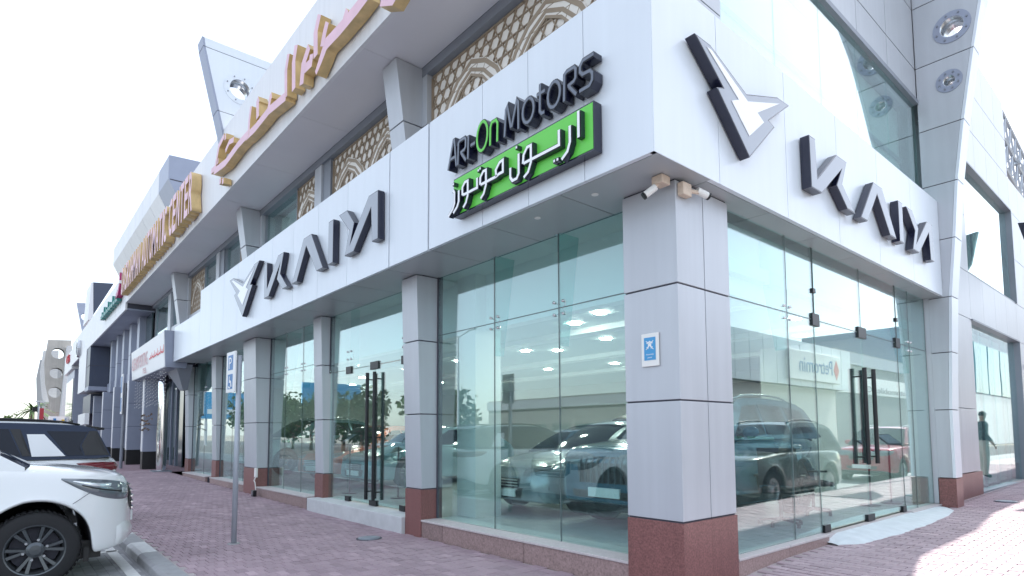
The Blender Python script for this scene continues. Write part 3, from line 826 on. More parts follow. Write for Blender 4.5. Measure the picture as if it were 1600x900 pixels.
ramp = thing('entrance_ramp', 'white cement ramp in front of the side street glass door', 'ramp', (.1, 4.7, .1))
pts_in = [(-.02, 3.05), (-.02, 7.75)]
mb = MB(); n = 14; rows = []
for i in range(n+1):
    y = 3.05+4.7*i/n; wdt = .20+.012*math.sin(i*1.9)+.20*math.sin(math.pi*i/n)**.6
    if i in (0, n): wdt = .12
    z0 = .232 if 0 < i < n else gz(.1, y)+.02
    rows.append([(-.02, y, z0), (wdt*.55, y, (z0+gz(.2, y))/2+.005), (wdt, y, gz(wdt, y)+.004), (wdt+.03, y, gz(wdt, y)-.02)])
mb.grid(rows).build('ramp_slab', mat('white_cement', (.62, .66, .68), .9, 0, .1, 7., .25, 60), ramp)

# ================================================================== signs
# shared letter outlines, drawn once on a 0..1 height, used on both fronts
KA = {
 'arrow': [(0, 1), (.30, 1), (1.04, .74), (1.80, .99), (2.12, 1.0), (1.56, .61), (1.70, .575), (1.06, 0), (.40, .575), (.53, .62)],
 'white': [(.215, .945), (.31, .945), (1.05, .655), (1.84, .92), (1.27, .60), (1.42, .535), (1.06, .25), (.69, .53), (.85, .60)],
 'K': [(0, 1), (.25, 1), (.30, .25), (1.21, 1), (1.72, 1), (1.45, .46), (2.07, 0), (1.66, 0), (1.17, .36), (1.45, .77), (.46, 0), (.02, 0)],
 'A': [(0, 0), (.38, 0), (1.02, .77), (1.74, 0), (2.16, 0), (1.36, 1), (.82, 1)],
 'I': [(0, 0), (.27, 0), (.27, 1), (0, 1)],
 'Y': [(0, 1), (.47, 1), (.88, .63), (.66, .20), (1.62, 1), (2.08, 1), (2.1, 0), (1.80, 0), (1.74, .72), (.86, 0), (.36, 0), (.60, .52)],
}
def inset(poly, e):
    n = len(poly); A = sum(poly[i][0]*poly[(i+1) % n][1]-poly[(i+1) % n][0]*poly[i][1] for i in range(n)); sg = 1 if A > 0 else -1; out = []
    for i in range(n):
        p0, p1, p2 = Vector(poly[i-1]), Vector(poly[i]), Vector(poly[(i+1) % n]); d0 = (p1-p0).normalized(); d1 = (p2-p1).normalized()
        n0 = Vector((-d0.y, d0.x))*sg; n1 = Vector((-d1.y, d1.x))*sg; b = (n0+n1)
        if b.length < .2: b = n0
        b.normalize(); k = min(3., 1/max(.3, b.dot(n0))); q = p1+b*e*k; out.append((q.x, q.y))
    return out
def brand_sign(label, fn, x0, z0, hl, harrow, zarrow, pos, mir=1):
    t = thing('logo_sign', label, 'sign', fn(x0, z0, 0))
    def put(key, ox, oz, sx, sz, d0, d1, mats, nm):
        poly = [(ox+a*sx, oz+b*sz) for a, b in KA[key]]
        if key == 'white': return MB().prism(poly, fn, d0, d1, 0, 1).build(nm, mats, t)
        o = MB().prism(poly, fn, d0, d1, 0, 0).build(nm, 'navy', t)
        MB().prism(inset(poly, .012), fn, d1+.0005, d1+.003).build('letter_face', 'letter', t)
        return o
    D = .115
    put('arrow', pos[0], zarrow, harrow*1.0, harrow, .012, D, ['letter', 'navy'], 'emblem')
    put('white', pos[0], zarrow, harrow*1.0, harrow, D+.004, D+.009, ['letterw', 'letterw'], 'emblem_inlay')
    for k, p in zip('KAIY', pos[1:5]):
        put(k, p[0], z0, p[1], hl, .012, D, ['letter', 'navy'], 'letter')
    return t
brand_sign('KAIYI arrow logo and slanted silver letters on the long left white fascia', XZ(FY), -12.0, 4.33, .73, 1.05, 4.18,
           [-12.08, (-9.52, .66), (-7.93, .67), (-6.28, .72), (-5.87, .64)])
brand_sign('KAIYI arrow logo and slanted silver letters on the right side street fascia', YZ(FX), 0, 4.33, .62, .88, 4.24,
           [-.10, (2.25, .64), (3.76, .635), (5.28, .70), (5.65, .63)])

# dealer name, individual letters in slate and green
def strokes_letter(parent, strokes, w, fn, ox, oz, s, d0, d1, face, side, nm='letter', slant=.0):
    mb = MB(); i = 0
    for st in strokes:
        pts = [(ox+(a+slant*b)*s, oz+b*s) for a, b in st]
        stroke(mb, pts, w*s, fn, d0, d1-.0007*i, 0, 1); i += 1
    return mb.build(nm, [face, side], parent)
def outline_letter(parent, strokes, w, fn, ox, oz, s, d1, slant=.0):
    o = strokes_letter(parent, strokes, w+.055, fn, ox, oz, s, .012, d1, 'black', 'navy', 'letter', slant)
    return o
LT = {
 'A': ([[(0, 0), (.34, 1), (.42, 1.0), (.60, 0)], [(.14, .36), (.52, .36)]], .72),
 'r': ([[(0, 0), (0, .78), (.10, .84), (.44, .84), (.52, .76), (.52, .50), (.44, .42), (.16, .38)], [(.20, .38), (.56, 0)]], .70),
 'i': ([[(0, 0), (0, .84)]], .17),
 '-': ([[(0, .42), (.30, .42)]], .42),
 'O': ([arc(.34, .5, .34, .5, 90, 450, 18)], .86),
 'n': ([[(0, 0), (0, .62), (.08, .76), (.34, .76), (.44, .62), (.44, 0)]], .66),
 'M': ([[(0, 0), (.06, .88), (.14, .96), (.36, .22), (.42, .22), (.68, .96), (.76, .88), (.80, 0)]], 1.02),
 'o': ([arc(.30, .40, .30, .38, 90, 450, 16)], .80),
 't': ([[(.12, 1.0), (.12, .16), (.22, .04), (.36, .04)], [(-.06, .70), (.36, .70)]], .52),
 's': ([[(.60, .86), (.14, .86), (.02, .74), (.02, .58), (.14, .46), (.46, .44), (.56, .34), (.56, .14), (.44, .02), (0, .02)]], .62),
}
nm = thing('dealer_sign', 'ARI-ON MOTORS raised slate letters with green On above the green board', 'sign', (-2.7, FY, 4.66))
ox = -2.72; S = .40
seq = [('A', 'd'), ('r', 'd'), ('i', 'd'), ('-', 'd'), ('O', 'g'), ('n', 'g'), (' ', ''), ('M', 'd'), ('o', 'd'), ('t', 'd'), ('o', 'd'), ('r', 'd'), ('s', 'd')]
tot = sum((LT[c][1] if c != ' ' else .22) for c, k in seq); S = 2.36/tot; SZ = .335
fnA = XZ(FY)
for c, k in seq:
    if c == ' ': ox += .22*S; continue
    st, adv = LT[c]
    fz = lambda a, b, d: (a, FY-d, 4.71+(b-4.66)*SZ/S)
    strokes_letter(nm, st, .165, fz, ox, 4.66, S, .012, .125, 'black', 'navy', 'letter', .04)
    strokes_letter(nm, st, .095, fz, ox, 4.66, S, .1255, .131, 'green' if k == 'g' else 'darkface', 'green' if k == 'g' else 'darkface', 'letter_face', .04)
    ox += adv*S
# green board with arabic lettering (strokes laid out right to left)
gb = thing('arabic_sign_board', 'green board with raised white Arabic letters reading Arion Motors', 'sign', (-1.5, FY, 4.09))
MB().box(-2.61, -.37, FY-.12, FY-.012, 4.09, 4.56).build('board', 'navy', gb)
MB().box(-2.60, -.38, FY-.124, FY-.1205, 4.105, 4.545).build('board_face', 'green', gb)
# image-left to image-right on the board: width 0..1, height 0..1
def bd(u, v): return (-2.60+u*2.22, 4.105+v*.44)
AR = [
 [(.035, .62), (.045, .55), (.045, .25), (.03, .12), (-.01, -.02)],
 [(.085, .55), (.085, .25), (.07, .12), (.035, 0)],
 [(.40, .42), (.305, .42), (.255, .40), (.245, .40)] and [(.245, .62), (.245, .36), (.13, .36)],
 [(.13, .36), (.118, .40), (.118, .58), (.14, .68), (.165, .68), (.165, .30), (.15, .12), (.125, .02)],
 [(.27, .40), (.272, .58), (.295, .70), (.318, .70), (.318, .32), (.30, .12), (.275, .03)],
 [(.275, .39), (.40, .39), (.42, .42), (.45, .42), (.45, .72), (.425, .70), (.395, .56), (.40, .39)],
 [(.505, .42), (.505, .18), (.52, .08), (.55, .08), (.565, .18), (.565, .66)],
 [(.595, .36), (.60, .56), (.625, .70), (.65, .70), (.65, .30), (.63, .10), (.60, .02)],
 [(.60, .36), (.83, .36), (.83, .70)],
 [(.895, .66), (.895, .30), (.88, .12), (.845, 0)],
 [(.945, .88), (.945, .30)],
]
DOT = [(.035, .80), (.255, .80), (.27, .82), (.55, .84), (.80, .05), (.82, .05)]
mb1, k = MB(), 0
for st in AR:
    pts = [bd(*p) for p in st]; q = MB()
    stroke(q, pts, .052, fnA, .125, .185-.0006*k, 0, 1); stroke(q, pts, .030, fnA, .186, .190-.0003*k, 2, 2); k += 1
    q.build('letter', ['black', 'navy', 'letterw'], gb)
for u, v in DOT:
    a, b = bd(u, v); q = MB(); stroke(q, [(a-.018, b), (a+.018, b)], .04, fnA, .125, .185, 0, 1); stroke(q, [(a-.011, b), (a+.011, b)], .024, fnA, .186, .189, 2, 2)
    q.build('letter_dot', ['black', 'navy', 'letterw'], gb)

# big faded arabic letters on the canopy
CY = -1.0
def unp(u, v, y):
    d = _f+_r2*((u-800)/928.68)-_u2*((v-609.19)/928.68); t = (y-CAM.y)/d.y; p = CAM+d*t; return (p.x, p.z)
pa = thing('arabic_canopy_sign', 'huge faded pink Arabic letters with tan sides on the white canopy fascia', 'sign', (-9, CY, 7.6))
# measured outlines of the strokes, in metres along the fascia
PS = [([(330,268),(336,262),(342,228),(350,212)], .16), ([(334,268),(352,254),(372,226),(388,208)], .20), ([(352,236),(358,222),(365,218)], .14),
      ([(388,210),(389,190),(392,166)], .15), ([(384,214),(398,200),(420,172),(446,150)], .20), ([(402,184),(402,160),(404,154)], .20), ([(418,174),(422,152),(424,148)], .16),
      ([(446,152),(446,110),(450,84)], .16), ([(458,140),(458,96),(462,70)], .20),
      ([(470,132),(473,100),(482,72)], .22), ([(474,108),(484,98),(486,84)], .2),
      ([(492,88),(492,50),(498,22)], .20), ([(502,72),(506,50),(510,34)], .20),
      ([(492,114),(500,92),(508,68),(530,44),(556,12),(575,-14)], .24), ([(536,30),(541,14)], .15), ([(594,-2),(612,-4),(622,-22)], .22)]
for k, (pp, wd) in enumerate(PS):
    pts = [unp(u, v, CY-.2) for u, v in pp]; wd *= .8
    if k in (13,): wd = [.10, .16, .2, .2, .2, .2]
    q = MB(); stroke(q, pts, wd, XZ(CY), .02, .2-.001*k, 0, 1); q.build('letter', ['pink', 'tan'], pa)
for u, v in ((348,283),(344,283),(352,214),(340,252)):
    a, b = unp(u, v, CY-.19); q = MB(); stroke(q, [(a-.06, b), (a+.06, b)], .13, XZ(CY), .02, .19, 0, 1); q.build('letter_dot', ['pink', 'tan'], pa)
en = thing('centre_name_sign', 'row of faded pink capitals ending AUTOMATIC CENTER along the far canopy', 'sign', (-19.5, CY, 7.33))
t1 = 'DASRAHMAN AUTOMATIC CENTER'
xw = -25.95; wtot = 12.35
adv = {'I': .45, ' ': .5, 'M': 1.15}
tw = sum(adv.get(c, .95) for c in t1); u = wtot/tw
for c in t1:
    a = adv.get(c, .95)*u
    if c != ' ':
        text_obj('letter', c, 'pink', en, (xw, CY-.02, 7.33), (1, 0, 0), (0, 0, 1), 1.12, .24, a*.82, .02, sidemat='tan')
    xw += a
# white shop sign box
sb = thing('shop_sign_box', 'white light box with faded red lettering, jutting out left of the long fascia', 'sign', (-22, -.5, 3.75))
MB().hexa([(-25.4, -.80, 3.72), (-18.8, -.80, 3.72), (-18.8, -.2, 3.72), (-25.4, -.2, 3.72), (-25.4, -.86, 4.88), (-18.8, -.86, 4.93), (-18.8, -.0, 4.93), (-25.4, -.0, 4.88)]).build('light_box', 'bluegrey', sb)
MB().hexa([(-25.38, -.815, 3.74), (-18.86, -.815, 3.74), (-18.86, -.803, 3.74), (-25.38, -.803, 3.74), (-25.38, -.875, 4.86), (-18.86, -.875, 4.91), (-18.86, -.863, 4.91), (-25.38, -.863, 4.86)]).build('face', 'signw', sb)
M['palered'] = mat('faded_red_print', (.68, .40, .42), .5)
text_obj('lettering', 'ALSHAMI PORTING', 'palered', sb, (-25.2, -.862, 4.08), (1, 0, 0), (0, 0, 1), .50, .003, 3.4)
text_obj('lettering', 'TEL', 'palered', sb, (-22.8, -.845, 3.80), (1, 0, 0), (0, 0, 1), .2, .003, .8)
for k, x in enumerate(frange(-21.5, -19.2, 9)):
    q = MB(); stroke(q, [(x, 4.24+.03*(k % 3)), (x+.22, 4.24), (x+.24, 4.36+.12*(k % 2))], .05, XZ(-.846), .0, .004+.0004*k, 0, 0); q.build('lettering', 'red', sb)
# green and magenta sign further along
gs = thing('arabic_shop_sign', 'small green Arabic sign with a magenta stroke on the far canopy', 'sign', (-30, CY, 7.4))
q = MB(); stroke(q, [(-26.95, 8.5), (-27.0, 8.0), (-27.3, 7.72), (-27.9, 7.62)], .22, XZ(CY-.0), .02, .22, 0, 0); q.build('letter', 'magenta', gs)
q = MB(); stroke(q, [(-26.95, 8.15), (-26.95, 8.02)], .225, XZ(CY-.0), .02, .225, 0, 0); q.build('letter_band', 'signw', gs)
for k, x in enumerate(frange(-33.6, -28.3, 7)):
    q = MB(); stroke(q, [(x, 7.5), (x+.5, 7.5), (x+.55, 7.75+.15*(k % 2))], .16, XZ(CY), .02, .2-.001*k, 0, 0); q.build('letter', 'teal', gs)

# assembly point plaque on the corner column
pq = thing('assembly_plaque', 'small white plaque with blue assembly point pictogram on the corner column', 'sign', (-.31, 0, 2.14))
MB().box(-.412, -.212, -.02, -.006, 2.14, 2.46).build('plate', 'plastic', pq, bevel=.004)
MB().box(-.378, -.246, -.023, -.0205, 2.20, 2.42).build('blue_field', 'cyan', pq)
F = XZ(-.0232)
for sx in (-1, 1):
    for sz in (-1, 1):
        q = MB(); cx, cz = -.312+sx*.042, 2.345+sz*.042
        stroke(q, [(cx, cz), (cx-sx*.022, cz-sz*.022)], .007, F, 0, .002, 0, 0)
        stroke(q, [(cx-sx*.024, cz-sz*.006), (cx-sx*.024, cz-sz*.024), (cx-sx*.006, cz-sz*.024)], .006, F, 0, .0024, 0, 0)
        q.build('arrow_mark', 'signw', pq)
for dx in (-.012, .012, 0):
    q = MB(); z0 = 2.325 if dx else 2.335
    stroke(q, [(-.312+dx, z0), (-.312+dx, z0+.035)], .013, F, 0, .0021+abs(dx)*.01, 0, 0); q.lathe([(0, -.002), (.007, -.002), (.007, 0), (0, 0)], (-.312+dx, -.0232, z0+.045), 'y', 10)
    q.build('figure_mark', 'signw', pq)
text_obj('lettering', 'Assembly', 'signw', pq, (-.312, -.0232, 2.245), (1, 0, 0), (0, 0, 1), .018, .001, .09, align='CENTER')
text_obj('lettering', 'point', 'signw', pq, (-.312, -.0232, 2.215), (1, 0, 0), (0, 0, 1), .018, .001, .05, align='CENTER')

# cctv cameras
def cctv(label, base, box, cam, aim):
    t = thing('security_camera', label, 'camera', base)
    MB().box(*box).build('junction_box', 'cctv', t, bevel=.008)
    b = Vector((sum(box[0:2])/2, sum(box[2:4])/2, sum(box[4:6])/2)); c = Vector(cam); d = Vector(aim).normalized()
    MB().tube([b, (b+c)/2, c], [.016, .02, .016], 8).build('bracket', 'cctv', t)
    MB().tube([c-d*.07, c+d*.055], .034, 12).build('housing', 'plastic', t, bevel=.004)
    MB().tube([c+d*.055, c+d*.075], .036, 12).build('lens_ring', 'black', t)
    return t
cctv('cream junction box under the soffit corner with a camera pointing down left', (-.06, -.12, 3.9), (-.13, -.01, -.19, -.06, 3.815, 3.898), (-.115, -.24, 3.74), (-.55, -.5, -.55))
cctv('cream junction box on the right face of the column with a camera pointing right', (.03, .15, 3.8), (.002, .07, .03, .17, 3.735, 3.86), (.10, .31, 3.80), (.35, .9, -.3))

# parking sign pole
px, py = -5.72, -2.22
po = thing('parking_sign_post', 'grey leaning post with a blue and white disabled parking sign', 'sign post', (px, py, 0))
tp = Vector((px+.02, py, 2.62)); MB().tube([(px, py, -.05), tp], .036, 14).build('post', 'pole', po, smooth=True)
MB().lathe([(0, .012), (.075, .012), (.085, 0)], (px, py, 0), n=14).build('foot_plate', 'kerbg', po)
c, s_ = math.cos(R(20)), math.sin(R(20))
def pb(a, d, z): return (px+.0+a*s_*1.0-d*c*0+.0, py-.045-d-abs(0)*c, z)
# board faces the road and is seen nearly edge on
bdir = Vector((math.cos(R(182)), math.sin(R(182)), 0)); bn = Vector((bdir.y, -bdir.x, 0))
if bn.y > 0: bn = -bn
o0 = Vector((px, py, 0))+bn*.05
def pf(a, b, d): p = o0+bdir*a+bn*d; return (p.x, p.y, b)
MB().prism([(-.06, 2.10), (.30, 2.10), (.30, 2.68), (-.06, 2.68)], pf, 0, .025).build('sign_plate', 'signw', po, bevel=.004)
MB().prism([(.02, 2.42), (.22, 2.42), (.22, 2.63), (.02, 2.63)], pf, .0255, .028).build('blue_field', 'blue', po)
MB().prism([(.02, 2.15), (.22, 2.15), (.22, 2.36), (.02, 2.36)], pf, .0255, .028).build('blue_field', 'blue', po)
rd = -bdir
text_obj('lettering', 'P', 'signw', po, Vector(pf(.18, 2.44, .0285)), rd, (0, 0, 1), .16, .001, .11)
q = MB(); stroke(q, [(.15, 2.33), (.15, 2.25), (.08, 2.25), (.05, 2.18)], .022, pf, .0285, .03, 0, 0); stroke(q, arc(.14, 2.22, .055, .055, 100, 330, 10), .018, pf, .0285, .0304, 0, 0)
q.build('wheelchair_mark', 'signw', po)
MB().tube([(px+.005, py-.0, 2.2), (px+.005, py, 2.235)], .042, 12).build('clamp', 'header', po); MB().tube([(px+.01, py-.0, 2.52), (px+.01, py, 2.555)], .042, 12).build('clamp', 'header', po)
MB().tube([(-8.62, -.02, .12), (-8.62, -.02, .2)], .02).build('x', 'black', po) if False else None

# small things on the pavement
def cover(label, x, y, r):
    t = thing('drain_cover', label, 'drain cover', (x, y, gz(x, y)))
    z = gz(x, y)
    MB().lathe([(0, .022), (r*.80, .022), (r*.84, .016), (r, .016), (r*1.03, -.01)], (x, y, z), n=24).build('lid', 'header', t)
    MB().lathe([(r*1.01, .004), (r*1.2, .004), (r*1.2, -.02)], (x, y, z), n=24).build('frame', 'joint', t)
cover('round iron drain cover in the pavement beside the entrance step', -4.85, -.62, .155)
cover('round iron drain cover in the pavement by the right pylon', .62, 9.4, .16)
fl_ = thing('floodlight', 'tiny black floodlight lying at the foot of the column', 'lamp', (-11.7, -.12, .05))
MB().box(-11.80, -11.62, -.16, -.08, .05, .19).build('housing', 'black', fl_, bevel=.01); MB().box(-11.77, -11.65, -.168, -.161, .07, .17).build('glass', 'lens', fl_)
bx_ = thing('cable_box', 'small white socket box with a looped cable on the column side', 'box', (-11.9, -.02, .5))
MB().box(-11.97, -11.83, -.05, -.004, .48, .70).build('casing', 'plastic', bx_, bevel=.006); MB().tube([(-11.9, -.03, .48), (-11.93, -.06, .40), (-11.88, -.05, .36), (-11.86, -.02, .1)], .012, 6).build('cable', 'plastic', bx_)

# ================================================================== vehicles
def catmull(tab, s):
    # smooth interpolation through (s, v) knots
    if s <= tab[0][0]: return tab[0][1]
    if s >= tab[-1][0]: return tab[-1][1]
    for i in range(len(tab)-1):
        (a, va), (b, vb) = tab[i], tab[i+1]
        if a <= s <= b:
            ma = (vb-tab[i-1][1])/(b-tab[i-1][0]) if i > 0 else (vb-va)/(b-a)
            mb_ = (tab[i+2][1]-va)/(tab[i+2][0]-a) if i+2 < len(tab) else (vb-va)/(b-a)
            h = b-a; t = (s-a)/h
            return (2*t**3-3*t*t+1)*va+(t**3-2*t*t+t)*h*ma+(-2*t**3+3*t*t)*vb+(t**3-t*t)*h*mb_
def wheel(car, x, y, r, wd, style, rim_mat, side):
    # side = +1 when the outer face looks along +y
    ax = lambda h: y+side*h
    n = 36; ri = r*.66
    ty = MB(); p = [(ri, -wd/2+.01), (r*.90, -wd/2), (r*.985, -wd/2+.03), (r, -wd*.2), (r, wd*.2), (r*.985, wd/2-.03), (r*.90, wd/2), (ri, wd/2-.012)]
    ty.lathe([(a, side*b) for a, b in p], (x, y, r), 'y', n)
    root = ty.build('wheel', 'tyre', car, smooth=True)
    tr = MB()
    for k in range(0, 48):
        t = 2*math.pi*k/48
        for sg in (-1, 1):
            c0 = Vector((x+(r+.001)*math.cos(t), y+sg*wd*.28, r+(r+.001)*math.sin(t))); u = Vector((-math.sin(t), 0, math.cos(t)))*.014; v = Vector((0, wd*.17, 0)); nrm = Vector((math.cos(t), 0, math.sin(t)))*.006
            tr.hexa([c0-u-v, c0+u-v, c0+u+v, c0-u+v, c0-u-v+nrm, c0+u-v+nrm, c0+u+v+nrm, c0-u+v+nrm])
    if style.get('tread'): o = tr.build('tread_block', 'tyre', root); o['kind'] = 'stuff'
    rim = MB()
    rim.lathe([(ri+.004, side*(wd/2-.012)), (ri-.012, side*(wd/2-.016)), (ri-.03, side*(wd/2-.05)), (ri-.04, side*(-wd/2+.02))], (x, y, r), 'y', n)
    ns = style.get('spokes', 10); dbl = style.get('double', False); sw = style.get('w', .035)
    yo = wd/2-.03
    for k in range(ns):
        t = 2*math.pi*k/ns+.1
        offs = (0,) if not dbl else (-.13, .13)
        for of in offs:
            t1 = t+of*.35; t2 = t+of*1.35
            a = Vector((x+.06*math.cos(t1), 0, r+.06*math.sin(t1))); b = Vector((x+(ri-.012)*math.cos(t2), 0, r+(ri-.012)*math.sin(t2)))
            d = (b-a).normalized(); u = Vector((-d.z, 0, d.x))
            w1, w2 = sw*.75, sw
            ya, yb = y+side*(yo-.02), y+side*(yo); yc = side*-.035
            P8 = [a-u*w1, a+u*w1, b+u*w2, b-u*w2]
            rim.hexa([Vector((q.x, (ya if i < 2 else yb)+yc, q.z)) for i, q in enumerate(P8)]+[Vector((q.x, ya if i < 2 else yb, q.z)) for i, q in enumerate([a-u*w1*.6, a+u*w1*.6, b+u*w2*.7, b-u*w2*.7])])
    rim.build('rim', rim_mat, root, smooth=False)
    MB().lathe([(.085, side*(yo-.05)), (.08, side*(yo-.006)), (.05, side*(yo+.006)), (0, side*(yo+.008))], (x, y, r), 'y', 20).build('hub_cap', rim_mat, root, smooth=False)
    for k in range(style.get('bolts', 0)):
        t = 2*math.pi*k/6+.3; q0 = (x+.105*math.cos(t), y+side*(yo-.04), r+.105*math.sin(t)); q1 = (q0[0], y+side*(yo-.006), q0[2])
        MB().tube([q0, q1], .014, 6).build('wheel_nut', 'chrome', root)
    MB().lathe([(ri-.045, side*(-wd*.1)), (.0, side*(-wd*.1))], (x, y, r), 'y', 20).build('brake_disc', 'joint', root)
    return root

def make_car(label, spec, group=None):
    S = spec; L, W, H = S['L'], S['W'], S['H']; paintm = S['paint']
    car = thing(S.get('name', 'parked_car'), label, 'car', (0, 0, 0), group)
    X = lambda s: L/2-s
    r = S['wr']; wf, wrr = S['axles']; Ra = r+S.get('gap', .075); sill = S.get('sill', .30)
    stat = set()
    for c in (wf, wrr):
        for k in range(13):
            stat.add(round(c-Ra*math.cos(math.pi*k/12), 4))
        stat.add(round(c-Ra-.04, 4)); stat.add(round(c+Ra+.04, 4))
    for q in (0, .03, .09, .18, .3, .5, 1.0, 1.35, 2.2, 2.6, 3.0, L-1.0, L-.6, L-.3, L-.15, L-.05, L): stat.add(round(q, 4))
    stat = sorted(q for q in stat if 0 <= q <= L)
    st2 = [stat[0]]
    for q in stat[1:]:
        if q-st2[-1] > .012: st2.append(q)
    stat = st2; stat[-1] = L
    def arch(s):
        z = catmull(S['bot'], s)
        for c in (wf, wrr):
            d = abs(s-c)
            if d < Ra: z = max(z, r+math.sqrt(Ra*Ra-d*d))
        return z
    def flare(s):
        f = 0
        for c in (wf, wrr):
            d = abs(s-c)/(Ra*1.55)
            if d < 1: f = max(f, (1-d*d)**2)
        return f*S.get('flare', .035)
    hw = lambda s: catmull(S['half'], s)
    zt = lambda s: catmull(S['top'], s); zc = lambda s: catmull(S['top'], s)+catmull(S.get('crown', [(0, .02), (1, .05), (L, .04)]), s)
    rows = []
    for s in stat:
        w = hw(s); t = zt(s); b = arch(s); fl = flare(s); ft = min(1, min(s, L-s)/.35)
        zm = max(b+.05, min(t-.22, sill+.34)); zs1 = max(zm+.05, t-.16)
        half = [(0, b), (w-.34, b), (w-.03, b), (w-.012+fl, b+.022), (w+fl*.7, (b+zm)/2+.02), (w+fl*.35, zm), (w-.004, (zm+zs1)/2), (w-.012-.01*ft, zs1), (w-.05, t-.035), (w-.12, t), (w*.55, t+(zc(s)-t)*.75), (0, zc(s))]
        rows.append([(X(s), y, z) for y, z in half]+[(X(s), -y, z) for y, z in reversed(half[:-1])][:-1])
    mb = MB(); nst = len(rows); npt = len(rows[0]); und = []
    for rw in rows: mb.v += rw
    for i in range(nst-1):
        for j in range(npt):
            j2 = (j+1) % npt; mb.f.append((i*npt+j, i*npt+j2, (i+1)*npt+j2, (i+1)*npt+j)); mb.mi.append(1 if (j in (0, 1) or j >= npt-2) else 0)
    # rounded ends: fan of two rings
    for i0, sgn in ((0, 1), (nst-1, -1)):
        cz = sum(p[2] for p in rows[i0])/npt
        ring = [(p[0]+sgn*.035, p[1]*.9, cz+(p[2]-cz)*.86) for p in rows[i0]]; o = len(mb.v); mb.v += ring
        for j in range(npt):
            j2 = (j+1) % npt; mb.f.append((i0*npt+j, i0*npt+j2, o+j2, o+j)); mb.mi.append(0)
        o2 = len(mb.v); h = 11
        # quads across the end
        for j in range(0, 11):
            a, b2, c, d = o+j, o+j+1, o+(npt-j-1) % npt, o+(npt-j) % npt
            q = [a, b2, c, d]; q2 = []
            for k in q:
                if k not in q2: q2.append(k)
            if len(q2) > 2: mb.f.append(tuple(q2)); mb.mi.append(0)
    body = mb.build('body', [paintm, 'joint'], car, smooth=True)
    sub = body.modifiers.new('smooth', 'SUBSURF'); sub.levels = sub.render_levels = 1
    dg = bpy.context.evaluated_depsgraph_get(); me = bpy.data.meshes.new_from_object(body.evaluated_get(dg)); body.modifiers.clear(); body.data = me
    off = body.location.copy()
    bvh = BVHTree.FromPolygons([v.co+off for v in me.vertices], [tuple(p.vertices) for p in me.polygons])
    def side_pt(s, z, sg, eps=.004):
        h = bvh.ray_cast(Vector((X(s), sg*2.0, z)), Vector((0, -sg, 0)))
        if h[0] is None: return Vector((X(s), sg*hw(s), z))
        return h[0]+h[1]*eps*(1 if h[1].y*sg > 0 else -1)
    def front_pt(y, z, sg=1, eps=.004):
        h = bvh.ray_cast(Vector((sg*(L/2+1), y, z)), Vector((-sg, 0, 0)))
        if h[0] is None: return Vector((sg*L/2, y, z))
        return h[0]+Vector((sg*eps, 0, 0))
    def corner_pt(ang, z, c, eps=.004):   # ray aimed at (c) from direction ang in plan
        d = Vector((math.cos(ang), math.sin(ang), 0)); h = bvh.ray_cast(Vector((c[0], c[1], z))+d*2.5, -d)
        if h[0] is None: return Vector((c[0], c[1], z))+d*.3
        nn = h[1] if h[1].dot(d) > 0 else -h[1]
        return h[0]+nn*eps
    def patch_rows(name, mt, ptsfn, top, botm, nv=4, thick=.008, parent=None):
        # top, botm: equal lists of parameters; ptsfn(param, eps) -> point
        def rs(tab):
            n = (len(tab)-1)*4
            return [tuple(catmull([(i, p[c]) for i, p in enumerate(tab)], j/4) for c in range(len(tab[0]))) for j in range(n+1)]
        top, botm = rs(top), rs(botm)
        A, B = [], []
        for k in range(nv+1):
            t = k/nv
            prm = [tuple(a+(b-a)*t for a, b in zip(p, q)) for p, q in zip(top, botm)]
            edge = k in (0, nv)
            A.append([ptsfn(p, thick*(.0 if edge or i in (0, len(prm)-1) else 1)+.003) for i, p in enumerate(prm)])
            B.append([ptsfn(p, -.006) for p in prm])
        q = MB(); q.grid(A); q.grid(B, flip=True)
        return q.build(name, mt, parent or car, smooth=True)
    def seam(pts, sg, wd=.006, mt='joint', nm='door_seam'):
        q = MB(); P3 = []
        for (s0, z0), (s1, z1) in zip(pts[:-1], pts[1:]):
            nn = max(2, int(math.hypot(s1-s0, z1-z0)/.08))
            for k in range(nn): P3.append((s0+(s1-s0)*k/nn, z0+(z1-z0)*k/nn))
        P3.append(pts[-1]); P3 = [side_pt(s, z, sg, .0015) for s, z in P3]
        q.tube(P3, wd/2, 4); q.build(nm, mt, car)
    # ---- cabin
    belt = S['belt']; cab = S['cabin']       # cab: list of (s,z) from windscreen base over the roof to rear glass base
    wr_ = S['roofw']; wb = S['beltw']
    zmax = max(z for s, z in cab); b0 = belt
    def cw(z): return wb+(wr_-wb)*max(0, min(1, (z-b0)/(zmax-b0)))**1.25
    pts = []
    for (s0, z0), (s1, z1) in zip(cab[:-1], cab[1:]):
        nn = max(1, int((s1-s0)/.12))
        for k in range(nn): pts.append((s0+(s1-s0)*k/nn, z0+(z1-z0)*k/nn))
    pts.append(cab[-1])
    xs_ = [p[0] for p in pts]
    def smoothz(s): return catmull(cab, s)
    pts = [(s, smoothz(s)) for s in xs_]
    ia, ib = S['ws'], S['rs']      # windscreen ends at s=ia, rear glass begins at s=ib
